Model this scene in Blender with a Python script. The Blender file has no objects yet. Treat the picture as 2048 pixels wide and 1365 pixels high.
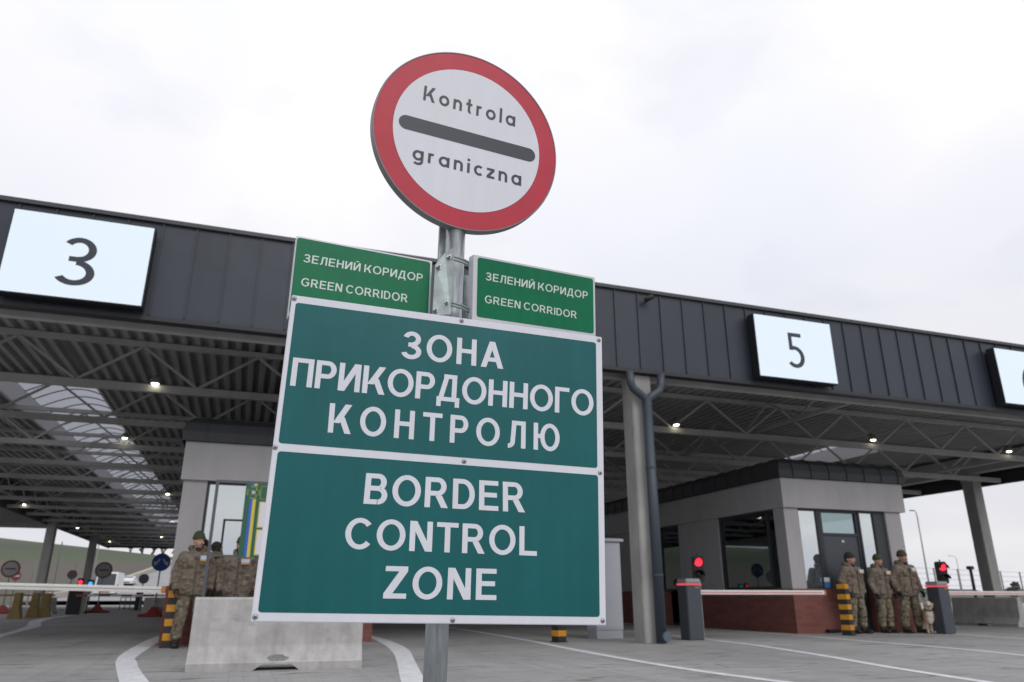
import bpy, bmesh, math, random
from mathutils import Vector, Matrix, Euler, noise
R = math.radians
C = bpy.context.scene.collection
scene = bpy.context.scene
random.seed(7)

# ------------------------------------------------------------------ camera
cam = bpy.data.cameras.new('camera')
cam.sensor_width = 36.0
cam.lens = 36.0 * 1480 / 2048
cam.clip_start = 0.05
cam.clip_end = 4000
cam.dof.use_dof = True
cam.dof.focus_distance = 2.2
cam.dof.aperture_fstop = 5.2
co = bpy.data.objects.new('camera', cam)
C.objects.link(co)
co.location = (0, 0, 0.8)
co.rotation_euler = (R(90) + math.atan(513 / 1480), 0, -R(19.3))
scene.camera = co

# ------------------------------------------------------------------ world
w = bpy.data.worlds.new('World')
scene.world = w
w.use_nodes = True
nt = w.node_tree
for n in list(nt.nodes):
    nt.nodes.remove(n)
def N(t, tree=None, **kw):
    n = (tree or nt).nodes.new(t)
    for k, v in kw.items():
        setattr(n, k, v)
    return n
SUN_EL, SUN_AZ = R(38), R(168)
out = N('ShaderNodeOutputWorld')
sky = N('ShaderNodeTexSky', sky_type='NISHITA')
sky.sun_disc = False
sky.sun_elevation = SUN_EL
sky.sun_rotation = SUN_AZ
bg1 = N('ShaderNodeBackground')
bg1.inputs[1].default_value = 0.13
nt.links.new(sky.outputs[0], bg1.inputs[0])
tc = N('ShaderNodeTexCoord')
sep = N('ShaderNodeSeparateXYZ')
nt.links.new(tc.outputs['Generated'], sep.inputs[0])
def math_node(op, a, b):
    m = N('ShaderNodeMath', operation=op)
    for i, v in enumerate((a, b)):
        if isinstance(v, (int, float)):
            m.inputs[i].default_value = v
        else:
            nt.links.new(v, m.inputs[i])
    return m.outputs[0]
zz = math_node('ADD', math_node('MAXIMUM', sep.outputs[2], 0.0), 0.30)
cx = math_node('DIVIDE', sep.outputs[0], zz)
cy = math_node('DIVIDE', sep.outputs[1], zz)
cmb = N('ShaderNodeCombineXYZ')
nt.links.new(cx, cmb.inputs[0]); nt.links.new(cy, cmb.inputs[1])
nz = N('ShaderNodeTexNoise')
nz.inputs['Scale'].default_value = 1.35
nz.inputs['Detail'].default_value = 5
nz.inputs['Roughness'].default_value = 0.46
nz.inputs['Distortion'].default_value = 0.35
nt.links.new(cmb.outputs[0], nz.inputs['Vector'])
rp = N('ShaderNodeValToRGB')
rp.color_ramp.elements[0].position = 0.28
rp.color_ramp.elements[0].color = (0.89, 0.915, 1.01, 1)
rp.color_ramp.elements[1].position = 0.66
rp.color_ramp.elements[1].color = (1.10, 1.09, 1.09, 1)
e = rp.color_ramp.elements.new(0.5)
e.color = (0.975, 0.975, 1.03, 1)
nt.links.new(nz.outputs['Fac'], rp.inputs[0])
bg2 = N('ShaderNodeBackground')
bg2.inputs[1].default_value = 1.0
nt.links.new(rp.outputs[0], bg2.inputs[0])
# an overcast dome is dimmer towards the horizon
mrg = N('ShaderNodeMapRange')
mrg.interpolation_type = 'SMOOTHSTEP'
mrg.inputs['From Min'].default_value = 0.0
mrg.inputs['From Max'].default_value = 0.75
mrg.inputs['To Min'].default_value = 0.80
mrg.inputs['To Max'].default_value = 1.04
nt.links.new(sep.outputs[2], mrg.inputs['Value'])
nt.links.new(mrg.outputs[0], bg2.inputs[1])
nz2 = N('ShaderNodeTexNoise')
nz2.inputs['Scale'].default_value = 2.3
nz2.inputs['Detail'].default_value = 5
nt.links.new(cmb.outputs[0], nz2.inputs['Vector'])
rp2 = N('ShaderNodeValToRGB')
rp2.color_ramp.elements[0].position = 0.30
rp2.color_ramp.elements[0].color = (0.86, 0.86, 0.86, 1)
rp2.color_ramp.elements[1].position = 0.46
rp2.color_ramp.elements[1].color = (1, 1, 1, 1)
nt.links.new(nz2.outputs['Fac'], rp2.inputs[0])
mx = N('ShaderNodeMixShader')
nt.links.new(rp2.outputs[0], mx.inputs[0])
nt.links.new(bg1.outputs[0], mx.inputs[1])
nt.links.new(bg2.outputs[0], mx.inputs[2])
nt.links.new(mx.outputs[0], out.inputs[0])

# ------------------------------------------------------------------ sun behind cloud
sl = bpy.data.lights.new('sun', 'SUN')
sl.energy = 0.7
sl.angle = R(25)
sl.color = (1.0, 0.96, 0.9)
so = bpy.data.objects.new('sun', sl)
C.objects.link(so)
sd = Vector((math.sin(SUN_AZ) * math.cos(SUN_EL), math.cos(SUN_AZ) * math.cos(SUN_EL), math.sin(SUN_EL)))
so.rotation_euler = sd.to_track_quat('Z', 'Y').to_euler()
so.location = (0, 0, 40)
vs = scene.view_settings
scene.display_settings.display_device = 'sRGB'
vs.view_transform = 'Standard'
vs.look = 'None'
vs.exposure = 0.0
vs.gamma = 1.0

# ------------------------------------------------------------------ materials
MATS = {}
def mat(name, col, rough=0.6, metal=0.0, vary=0.0, vscale=6.0, bump=0.0, bscale=40.0, spec=0.5, stretch=(1, 1, 1), col2=None):
    if name in MATS:
        return MATS[name]
    m = bpy.data.materials.new(name)
    m.use_nodes = True
    t = m.node_tree
    b = t.nodes['Principled BSDF']
    b.inputs['Base Color'].default_value = (*col, 1)
    b.inputs['Roughness'].default_value = rough
    b.inputs['Metallic'].default_value = metal
    b.inputs['Specular IOR Level'].default_value = spec
    if vary or bump:
        tc = t.nodes.new('ShaderNodeTexCoord')
        mp = t.nodes.new('ShaderNodeMapping')
        mp.inputs['Scale'].default_value = stretch
        t.links.new(tc.outputs['Object'], mp.inputs[0])
    if vary:
        nz = t.nodes.new('ShaderNodeTexNoise')
        nz.inputs['Scale'].default_value = vscale
        nz.inputs['Detail'].default_value = 5
        nz.inputs['Roughness'].default_value = 0.6
        t.links.new(mp.outputs[0], nz.inputs['Vector'])
        rp = t.nodes.new('ShaderNodeValToRGB')
        rp.color_ramp.elements[0].position = 0.32
        rp.color_ramp.elements[1].position = 0.68
        lo = col2 if col2 else tuple(c * (1 - vary) for c in col)
        rp.color_ramp.elements[0].color = (*lo, 1)
        rp.color_ramp.elements[1].color = (*(col if col2 else tuple(min(1, c * (1 + vary)) for c in col)), 1)
        t.links.new(nz.outputs['Fac'], rp.inputs[0])
        t.links.new(rp.outputs[0], b.inputs['Base Color'])
    if bump:
        n2 = t.nodes.new('ShaderNodeTexNoise')
        n2.inputs['Scale'].default_value = bscale
        n2.inputs['Detail'].default_value = 4
        t.links.new(mp.outputs[0], n2.inputs['Vector'])
        bp = t.nodes.new('ShaderNodeBump')
        bp.inputs['Strength'].default_value = bump
        bp.inputs['Distance'].default_value = 0.02
        t.links.new(n2.outputs['Fac'], bp.inputs['Height'])
        t.links.new(bp.outputs[0], b.inputs['Normal'])
    MATS[name] = m
    return m

def emit(name, col, s):
    if name in MATS:
        return MATS[name]
    m = bpy.data.materials.new(name)
    m.use_nodes = True
    b = m.node_tree.nodes['Principled BSDF']
    b.inputs['Base Color'].default_value = (0.02, 0.02, 0.02, 1)
    b.inputs['Emission Color'].default_value = (*col, 1)
    b.inputs['Emission Strength'].default_value = s
    MATS[name] = m
    return m

galv = mat('galvanised steel', (0.40, 0.43, 0.45), 0.42, 0.75, vary=0.28, vscale=14, bump=0.06, bscale=60, stretch=(5, 5, 0.6))
galv2 = mat('zinc plate', (0.33, 0.385, 0.38), 0.52, 0.6, vary=0.22, vscale=25, bump=0.05)
bolt_m = mat('bolt zinc', (0.36, 0.37, 0.39), 0.4, 0.8)
white_sheet = mat('white sign sheeting', (0.72, 0.735, 0.80), 0.45, vary=0.02, vscale=4)
teal = mat('teal sign sheeting', (0.002, 0.112, 0.118), 0.30, vary=0.07, vscale=3, spec=0.36)
green = mat('green sign sheeting', (0.003, 0.165, 0.072), 0.34, vary=0.08, vscale=5, spec=0.22)
red_sheet = mat('red sign sheeting', (0.50, 0.036, 0.064), 0.38, vary=0.06, vscale=7, spec=0.32)
ink = mat('dark sign ink', (0.032, 0.038, 0.054), 0.42)
rimgrey = mat('grey sign rim', (0.19, 0.20, 0.205), 0.5, 0.3, vary=0.15)
letter_white = mat('corridor lettering', (0.62, 0.70, 0.66), 0.45)
clad = mat('anthracite cladding', (0.032, 0.040, 0.057), 0.42, 0.1, vary=0.12, vscale=0.8, stretch=(1, 1, 0.3))
def panel_tone(m, pitch, x0, amt):
    t = m.node_tree; b = t.nodes['Principled BSDF']
    src = b.inputs['Base Color'].links[0].from_socket
    tc = t.nodes.new('ShaderNodeTexCoord'); sp = t.nodes.new('ShaderNodeSeparateXYZ'); t.links.new(tc.outputs['Object'], sp.inputs[0])
    a = t.nodes.new('ShaderNodeMath'); a.operation = 'MULTIPLY_ADD'; t.links.new(sp.outputs[0], a.inputs[0]); a.inputs[1].default_value = 1 / pitch; a.inputs[2].default_value = -x0 / pitch
    f = t.nodes.new('ShaderNodeMath'); f.operation = 'FLOOR'; t.links.new(a.outputs[0], f.inputs[0])
    wn = t.nodes.new('ShaderNodeTexWhiteNoise'); wn.noise_dimensions = '1D'; t.links.new(f.outputs[0], wn.inputs['W'])
    mr = t.nodes.new('ShaderNodeMapRange'); mr.inputs['To Min'].default_value = 1 - amt; mr.inputs['To Max'].default_value = 1 + amt; t.links.new(wn.outputs['Value'], mr.inputs['Value'])
    mx = t.nodes.new('ShaderNodeMix'); mx.data_type = 'RGBA'; mx.blend_type = 'MULTIPLY'; mx.inputs['Factor'].default_value = 1
    t.links.new(src, mx.inputs['A']); t.links.new(mr.outputs[0], mx.inputs['B']); t.links.new(mx.outputs['Result'], b.inputs['Base Color'])
    nz = t.nodes.new('ShaderNodeTexNoise'); nz.inputs['Scale'].default_value = 1.6; nz.inputs['Detail'].default_value = 2; t.links.new(tc.outputs['Object'], nz.inputs['Vector'])
    bp = t.nodes.new('ShaderNodeBump'); bp.inputs['Strength'].default_value = .25; bp.inputs['Distance'].default_value = .03; t.links.new(nz.outputs['Fac'], bp.inputs['Height']); t.links.new(bp.outputs[0], b.inputs['Normal'])
panel_tone(clad, .542, 6.766 - 8.4, .09)
def streaks(m, amt, sx=22.0, sz=1.2, seed=0.0):
    t = m.node_tree; b = t.nodes['Principled BSDF']
    src = b.inputs['Base Color'].links[0].from_socket
    tc = t.nodes.new('ShaderNodeTexCoord'); mp = t.nodes.new('ShaderNodeMapping'); mp.inputs['Scale'].default_value = (sx, sx, sz); mp.inputs['Location'].default_value = (seed, 0, seed)
    t.links.new(tc.outputs['Object'], mp.inputs[0])
    nz = t.nodes.new('ShaderNodeTexNoise'); nz.inputs['Scale'].default_value = 1.0; nz.inputs['Detail'].default_value = 5; nz.inputs['Roughness'].default_value = .65; t.links.new(mp.outputs[0], nz.inputs['Vector'])
    mr = t.nodes.new('ShaderNodeMapRange'); mr.inputs['From Min'].default_value = .3; mr.inputs['From Max'].default_value = .7; mr.inputs['To Min'].default_value = 1 - amt; mr.inputs['To Max'].default_value = 1 + amt * .5; t.links.new(nz.outputs['Fac'], mr.inputs['Value'])
    mx = t.nodes.new('ShaderNodeMix'); mx.data_type = 'RGBA'; mx.blend_type = 'MULTIPLY'; mx.inputs['Factor'].default_value = 1
    t.links.new(src, mx.inputs['A']); t.links.new(mr.outputs[0], mx.inputs['B']); t.links.new(mx.outputs['Result'], b.inputs['Base Color'])
    n2 = t.nodes.new('ShaderNodeTexNoise'); n2.inputs['Scale'].default_value = 3.5; n2.inputs['Detail'].default_value = 3; t.links.new(tc.outputs['Object'], n2.inputs['Vector'])
    bp = t.nodes.new('ShaderNodeBump'); bp.inputs['Strength'].default_value = .12; bp.inputs['Distance'].default_value = .02; t.links.new(n2.outputs['Fac'], bp.inputs['Height']); t.links.new(bp.outputs[0], b.inputs['Normal'])
    r_ = t.nodes.new('ShaderNodeMapRange'); rr = b.inputs['Roughness'].default_value; r_.inputs['To Min'].default_value = rr - .06; r_.inputs['To Max'].default_value = rr + .12
    t.links.new(nz.outputs['Fac'], r_.inputs['Value']); t.links.new(r_.outputs[0], b.inputs['Roughness'])
for i_, (m_, a_) in enumerate(((teal, .09), (green, .10), (white_sheet, .045), (red_sheet, .06))): streaks(m_, a_, seed=i_ * 3.1)
clad_dark = mat('dark trim', (0.022, 0.024, 0.029), 0.5)
black = mat('black casing', (0.010, 0.010, 0.012), 0.5)
deckm = mat('deck sheet', (0.40, 0.395, 0.385), 0.6, vary=0.12, vscale=0.5)
steelp = mat('truss paint', (0.47, 0.465, 0.455), 0.55, vary=0.1, vscale=2)
beam_dark = mat('dark beam', (0.11, 0.11, 0.115), 0.6)
concrete = mat('column concrete', (0.36, 0.355, 0.345), 0.85, vary=0.14, vscale=3.0, bump=0.15, bscale=22, stretch=(1, 1, 0.45))
plaster = mat('grey plaster', (0.40, 0.39, 0.40), 0.85, vary=0.05, vscale=2.0, bump=0.12, bscale=180)
streaks(plaster, .07, 4.0, .5, 2.0)
frame_m = mat('window frame', (0.035, 0.040, 0.048), 0.45)
door_m = mat('door leaf', (0.060, 0.068, 0.085), 0.5)
pipe_m = mat('downpipe paint', (0.042, 0.056, 0.074), 0.45, vary=0.12, vscale=2, stretch=(1, 1, 0.3))
cabinet_m = mat('cabinet paint', (0.44, 0.455, 0.50), 0.5, vary=0.04, vscale=2)
mach_m = mat('barrier cabinet', (0.055, 0.063, 0.080), 0.45, vary=0.08)
boom_m = mat('boom white', (0.72, 0.70, 0.68), 0.5, vary=0.05, vscale=5)
yellow = mat('bollard yellow', (0.60, 0.27, 0.015), 0.5, vary=0.12, vscale=9)
blackb = mat('bollard black', (0.022, 0.022, 0.025), 0.55)
skin = mat('skin', (0.50, 0.27, 0.21), 0.6, vary=0.1, vscale=12)
glove_m = mat('black glove', (0.016, 0.016, 0.017), 0.7)
beanie_m = mat('olive knit', (0.055, 0.064, 0.030), 0.95, vary=0.25, vscale=60, bump=0.4, bscale=120)
dark_beanie = mat('dark knit', (0.030, 0.034, 0.024), 0.95, vary=0.25, vscale=60, bump=0.4, bscale=120)
hair_m = mat('black hair', (0.010, 0.009, 0.009), 0.7)
boot_m = mat('boot leather', (0.022, 0.017, 0.014), 0.6)
linem = mat('road paint', (0.66, 0.67, 0.70), 0.7, vary=0.16, vscale=7, bump=.2, bscale=60)
ochre = mat('ochre barrier', (0.30, 0.21, 0.075), 0.7, vary=0.2, vscale=4)
blue_sheet = mat('blue sign', (0.015, 0.075, 0.28), 0.45)
cone_red = mat('red plastic', (0.26, 0.03, 0.03), 0.6)
asph_l = mat('pale road', (0.30, 0.30, 0.31), 0.9, vary=0.1, vscale=0.3)
bark = mat('bark', (0.12, 0.105, 0.095), 0.9)
carwhite = mat('vehicle white', (0.70, 0.71, 0.73), 0.35)
carglass = mat('vehicle glass', (0.03, 0.04, 0.05), 0.08)
tyre_m = mat('tyre', (0.02, 0.02, 0.02), 0.85)
collar_m = mat('dark collar', (0.022, 0.022, 0.020), 0.9)
paper_m = mat('white paper', (0.68, 0.68, 0.72), 0.7)
flagblue = mat('flag blue', (0.06, 0.22, 0.55), 0.6)
flagyel = mat('flag yellow', (0.62, 0.50, 0.05), 0.6)
dkgreen = mat('board green', (0.020, 0.105, 0.062), 0.5)
emblem_y = mat('emblem gold green', (0.15, 0.22, 0.04), 0.5)
lamp_e = emit('lamp light', (1.0, 0.93, 0.70), 7.0)
screen_e = emit('screen light', (0.77, 0.875, 0.98), 0.97)
red_e = emit('red lamp', (1.0, 0.03, 0.06), 1.6)
blue_e = emit('blue lamp', (0.05, 0.45, 1.0), 1.2)

def camo(name, cols, sc):
    m = bpy.data.materials.new(name)
    m.use_nodes = True
    t = m.node_tree
    b = t.nodes['Principled BSDF']
    b.inputs['Roughness'].default_value = 0.9
    b.inputs['Specular IOR Level'].default_value = 0.2
    tc = t.nodes.new('ShaderNodeTexCoord')
    mp = t.nodes.new('ShaderNodeMapping')
    mp.inputs['Scale'].default_value = (1, 1, 1.5)
    t.links.new(tc.outputs['Object'], mp.inputs[0])
    prev = None
    for i, c in enumerate(cols):
        if prev is None:
            rgb = t.nodes.new('ShaderNodeRGB'); rgb.outputs[0].default_value = (*c, 1)
            prev = rgb.outputs[0]; continue
        nz = t.nodes.new('ShaderNodeTexNoise')
        nz.noise_dimensions = '4D'
        nz.inputs['W'].default_value = i * 7.3
        nz.inputs['Scale'].default_value = sc * (1 + 0.35 * i)
        nz.inputs['Detail'].default_value = 4
        nz.inputs['Roughness'].default_value = 0.6
        t.links.new(mp.outputs[0], nz.inputs['Vector'])
        rp = t.nodes.new('ShaderNodeValToRGB')
        rp.color_ramp.elements[0].position = 0.53
        rp.color_ramp.elements[1].position = 0.57
        t.links.new(nz.outputs['Fac'], rp.inputs[0])
        mxn = t.nodes.new('ShaderNodeMix'); mxn.data_type = 'RGBA'
        t.links.new(rp.outputs[0], mxn.inputs['Factor'])
        t.links.new(prev, mxn.inputs['A'])
        mxn.inputs['B'].default_value = (*c, 1)
        prev = mxn.outputs['Result']
    t.links.new(prev, b.inputs['Base Color'])
    n2 = t.nodes.new('ShaderNodeTexNoise'); n2.inputs['Scale'].default_value = 14
    t.links.new(mp.outputs[0], n2.inputs['Vector'])
    bp = t.nodes.new('ShaderNodeBump'); bp.inputs['Strength'].default_value = 0.5; bp.inputs['Distance'].default_value = 0.03
    t.links.new(n2.outputs['Fac'], bp.inputs['Height'])
    t.links.new(bp.outputs[0], b.inputs['Normal'])
    return m
camo_a = camo('camo jacket', [(0.190, 0.155, 0.126), (0.140, 0.112, 0.088), (0.170, 0.150, 0.106), (0.230, 0.195, 0.155), (0.112, 0.088, 0.070)], 5.0)
camo_b = camo('camo trousers', [(0.205, 0.172, 0.125), (0.145, 0.120, 0.084), (0.160, 0.148, 0.094), (0.280, 0.240, 0.178), (0.105, 0.088, 0.064)], 6.0)

# brick
def brick_mat():
    m = bpy.data.materials.new('red brick'); m.use_nodes = True
    t = m.node_tree; b = t.nodes['Principled BSDF']; b.inputs['Roughness'].default_value = 0.85
    tc = t.nodes.new('ShaderNodeTexCoord')
    ge = t.nodes.new('ShaderNodeNewGeometry')
    sp = t.nodes.new('ShaderNodeSeparateXYZ'); t.links.new(tc.outputs['Object'], sp.inputs[0])
    ad = t.nodes.new('ShaderNodeMath'); ad.operation = 'ADD'
    t.links.new(sp.outputs[0], ad.inputs[0]); t.links.new(sp.outputs[1], ad.inputs[1])
    cb = t.nodes.new('ShaderNodeCombineXYZ'); t.links.new(ad.outputs[0], cb.inputs[0]); t.links.new(sp.outputs[2], cb.inputs[1])
    br = t.nodes.new('ShaderNodeTexBrick')
    br.inputs['Scale'].default_value = 1.0
    br.inputs['Brick Width'].default_value = 0.25
    br.inputs['Row Height'].default_value = 0.077
    br.inputs['Mortar Size'].default_value = 0.006
    br.inputs['Color1'].default_value = (0.245, 0.083, 0.066, 1)
    br.inputs['Color2'].default_value = (0.175, 0.062, 0.052, 1)
    br.inputs['Mortar'].default_value = (0.14, 0.080, 0.070, 1)
    t.links.new(cb.outputs[0], br.inputs['Vector'])
    t.links.new(br.outputs['Color'], b.inputs['Base Color'])
    bp = t.nodes.new('ShaderNodeBump'); bp.inputs['Strength'].default_value = 0.4; bp.inputs['Distance'].default_value = 0.01; bp.invert = True
    t.links.new(br.outputs['Fac'], bp.inputs['Height']); t.links.new(bp.outputs[0], b.inputs['Normal'])
    return m
brick = brick_mat()

# paving blocks
def paving_mat():
    m = bpy.data.materials.new('concrete paving blocks'); m.use_nodes = True
    t = m.node_tree; b = t.nodes['Principled BSDF']; b.inputs['Roughness'].default_value = 0.8
    tc = t.nodes.new('ShaderNodeTexCoord')
    br = t.nodes.new('ShaderNodeTexBrick')
    br.inputs['Scale'].default_value = 1.0
    br.inputs['Brick Width'].default_value = 0.30
    br.inputs['Row Height'].default_value = 0.15
    br.inputs['Mortar Size'].default_value = 0.006
    br.inputs['Mortar Smooth'].default_value = 0.3
    br.inputs['Color1'].default_value = (0.345, 0.342, 0.342, 1)
    br.inputs['Color2'].default_value = (0.298, 0.296, 0.296, 1)
    br.inputs['Mortar'].default_value = (0.25, 0.248, 0.245, 1)
    t.links.new(tc.outputs['Object'], br.inputs['Vector'])
    # large worn patches
    n1 = t.nodes.new('ShaderNodeTexNoise'); n1.inputs['Scale'].default_value = 0.35; n1.inputs['Detail'].default_value = 6
    t.links.new(tc.outputs['Object'], n1.inputs['Vector'])
    r1 = t.nodes.new('ShaderNodeValToRGB')
    r1.color_ramp.elements[0].position = 0.35; r1.color_ramp.elements[0].color = (0.84, 0.84, 0.84, 1)
    r1.color_ramp.elements[1].position = 0.68; r1.color_ramp.elements[1].color = (1.12, 1.12, 1.11, 1)
    t.links.new(n1.outputs['Fac'], r1.inputs[0])
    m1 = t.nodes.new('ShaderNodeMix'); m1.data_type = 'RGBA'; m1.blend_type = 'MULTIPLY'; m1.inputs['Factor'].default_value = 1
    t.links.new(br.outputs['Color'], m1.inputs['A']); t.links.new(r1.outputs[0], m1.inputs['B'])
    # short dark damp courses
    mp = t.nodes.new('ShaderNodeMapping'); mp.inputs['Scale'].default_value = (0.75, 3.6, 1)
    t.links.new(tc.outputs['Object'], mp.inputs[0])
    n2 = t.nodes.new('ShaderNodeTexNoise'); n2.inputs['Scale'].default_value = 1.3; n2.inputs['Detail'].default_value = 4; n2.inputs['Roughness'].default_value = 0.65
    t.links.new(mp.outputs[0], n2.inputs['Vector'])
    r2 = t.nodes.new('ShaderNodeValToRGB')
    r2.color_ramp.elements[0].position = 0.585; r2.color_ramp.elements[0].color = (1, 1, 1, 1)
    r2.color_ramp.elements[1].position = 0.64; r2.color_ramp.elements[1].color = (0.52, 0.50, 0.48, 1)
    t.links.new(n2.outputs['Fac'], r2.inputs[0])
    m2 = t.nodes.new('ShaderNodeMix'); m2.data_type = 'RGBA'; m2.blend_type = 'MULTIPLY'; m2.inputs['Factor'].default_value = 1
    t.links.new(m1.outputs['Result'], m2.inputs['A']); t.links.new(r2.outputs[0], m2.inputs['B'])
    # tyre marks along the lanes
    mp3 = t.nodes.new('ShaderNodeMapping'); mp3.inputs['Scale'].default_value = (2.6, 0.10, 1); mp3.inputs['Rotation'].default_value = (0, 0, .05)
    t.links.new(tc.outputs['Object'], mp3.inputs[0])
    n3 = t.nodes.new('ShaderNodeTexNoise'); n3.inputs['Scale'].default_value = 1.0; n3.inputs['Detail'].default_value = 5; n3.inputs['Roughness'].default_value = .6
    t.links.new(mp3.outputs[0], n3.inputs['Vector'])
    r3 = t.nodes.new('ShaderNodeMapRange'); r3.inputs['From Min'].default_value = .50; r3.inputs['From Max'].default_value = .72; r3.inputs['To Min'].default_value = 1.0; r3.inputs['To Max'].default_value = .80
    t.links.new(n3.outputs['Fac'], r3.inputs['Value'])
    m3 = t.nodes.new('ShaderNodeMix'); m3.data_type = 'RGBA'; m3.blend_type = 'MULTIPLY'; m3.inputs['Factor'].default_value = 1
    t.links.new(m2.outputs['Result'], m3.inputs['A']); t.links.new(r3.outputs[0], m3.inputs['B'])
    t.links.new(m3.outputs['Result'], b.inputs['Base Color'])
    bp = t.nodes.new('ShaderNodeBump'); bp.inputs['Strength'].default_value = 0.25; bp.inputs['Distance'].default_value = 0.005; bp.invert = True
    t.links.new(br.outputs['Fac'], bp.inputs['Height']); t.links.new(bp.outputs[0], b.inputs['Normal'])
    return m
paving = paving_mat()

def barrier_concrete():
    m = bpy.data.materials.new('barrier concrete'); m.use_nodes = True
    t = m.node_tree; b = t.nodes['Principled BSDF']; b.inputs['Roughness'].default_value = 0.85
    tc = t.nodes.new('ShaderNodeTexCoord')
    n1 = t.nodes.new('ShaderNodeTexNoise'); n1.inputs['Scale'].default_value = 3.2; n1.inputs['Detail'].default_value = 7; n1.inputs['Roughness'].default_value = 0.62
    t.links.new(tc.outputs['Object'], n1.inputs['Vector'])
    r1 = t.nodes.new('ShaderNodeValToRGB')
    r1.color_ramp.elements[0].position = 0.30; r1.color_ramp.elements[0].color = (0.31, 0.305, 0.298, 1)
    r1.color_ramp.elements[1].position = 0.62; r1.color_ramp.elements[1].color = (0.455, 0.447, 0.436, 1)
    t.links.new(n1.outputs['Fac'], r1.inputs[0])
    mp = t.nodes.new('ShaderNodeMapping'); mp.inputs['Scale'].default_value = (9, 9, 0.7)
    t.links.new(tc.outputs['Object'], mp.inputs[0])
    n2 = t.nodes.new('ShaderNodeTexNoise'); n2.inputs['Scale'].default_value = 1.5; n2.inputs['Detail'].default_value = 3
    t.links.new(mp.outputs[0], n2.inputs['Vector'])
    r2 = t.nodes.new('ShaderNodeValToRGB')
    r2.color_ramp.elements[0].position = 0.3; r2.color_ramp.elements[0].color = (0.90, 0.90, 0.90, 1)
    r2.color_ramp.elements[1].position = 0.6; r2.color_ramp.elements[1].color = (1.05, 1.05, 1.05, 1)
    t.links.new(n2.outputs['Fac'], r2.inputs[0])
    mm = t.nodes.new('ShaderNodeMix'); mm.data_type = 'RGBA'; mm.blend_type = 'MULTIPLY'; mm.inputs['Factor'].default_value = 1
    t.links.new(r1.outputs[0], mm.inputs['A']); t.links.new(r2.outputs[0], mm.inputs['B'])
    mp4 = t.nodes.new('ShaderNodeMapping'); mp4.inputs['Scale'].default_value = (1.3, 2.0, 2.6); t.links.new(tc.outputs['Object'], mp4.inputs[0])
    n4 = t.nodes.new('ShaderNodeTexNoise'); n4.inputs['Scale'].default_value = 2.2; n4.inputs['Detail'].default_value = 8; n4.inputs['Roughness'].default_value = .7; t.links.new(mp4.outputs[0], n4.inputs['Vector'])
    r4 = t.nodes.new('ShaderNodeMapRange'); r4.inputs['From Min'].default_value = .58; r4.inputs['From Max'].default_value = .72; r4.inputs['To Min'].default_value = 1.0; r4.inputs['To Max'].default_value = .72
    t.links.new(n4.outputs['Fac'], r4.inputs['Value'])
    m4 = t.nodes.new('ShaderNodeMix'); m4.data_type = 'RGBA'; m4.blend_type = 'MULTIPLY'; m4.inputs['Factor'].default_value = 1
    t.links.new(mm.outputs['Result'], m4.inputs['A']); t.links.new(r4.outputs[0], m4.inputs['B'])
    t.links.new(m4.outputs['Result'], b.inputs['Base Color'])
    n3 = t.nodes.new('ShaderNodeTexNoise'); n3.inputs['Scale'].default_value = 60; n3.inputs['Detail'].default_value = 4
    t.links.new(tc.outputs['Object'], n3.inputs['Vector'])
    bp = t.nodes.new('ShaderNodeBump'); bp.inputs['Strength'].default_value = 0.25; bp.inputs['Distance'].default_value = 0.01
    t.links.new(n3.outputs['Fac'], bp.inputs['Height']); t.links.new(bp.outputs[0], b.inputs['Normal'])
    return m
jersey_m = barrier_concrete()

def glass_mat(name, refl, tint):
    m = bpy.data.materials.new(name); m.use_nodes = True
    t = m.node_tree
    for n in list(t.nodes):
        t.nodes.remove(n)
    o = t.nodes.new('ShaderNodeOutputMaterial')
    g = t.nodes.new('ShaderNodeBsdfGlossy'); g.inputs['Roughness'].default_value = 0.02
    g.inputs['Color'].default_value = (*tint, 1)
    tr = t.nodes.new('ShaderNodeBsdfTransparent'); tr.inputs[0].default_value = (0.42, 0.45, 0.46, 1)
    mxs = t.nodes.new('ShaderNodeMixShader'); mxs.inputs[0].default_value = refl
    t.links.new(tr.outputs[0], mxs.inputs[1]); t.links.new(g.outputs[0], mxs.inputs[2])
    t.links.new(mxs.outputs[0], o.inputs[0])
    return m
glass = glass_mat('coated window glass', 0.62, (0.92, 0.97, 1.0))
glass_t = glass_mat('transom glass', 0.32, (0.75, 0.95, 1.0))

def skylight_mat():
    m = bpy.data.materials.new('skylight sheet'); m.use_nodes = True
    t = m.node_tree
    for n in list(t.nodes):
        t.nodes.remove(n)
    o = t.nodes.new('ShaderNodeOutputMaterial')
    d = t.nodes.new('ShaderNodeBsdfDiffuse'); d.inputs[0].default_value = (0.5, 0.5, 0.52, 1)
    tr = t.nodes.new('ShaderNodeBsdfTranslucent'); tr.inputs[0].default_value = (0.36, 0.37, 0.41, 1)
    a = t.nodes.new('ShaderNodeMixShader'); a.inputs[0].default_value = 0.75
    t.links.new(d.outputs[0], a.inputs[1]); t.links.new(tr.outputs[0], a.inputs[2])
    t.links.new(a.outputs[0], o.inputs[0])
    return m
sky_sheet = skylight_mat()

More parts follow.
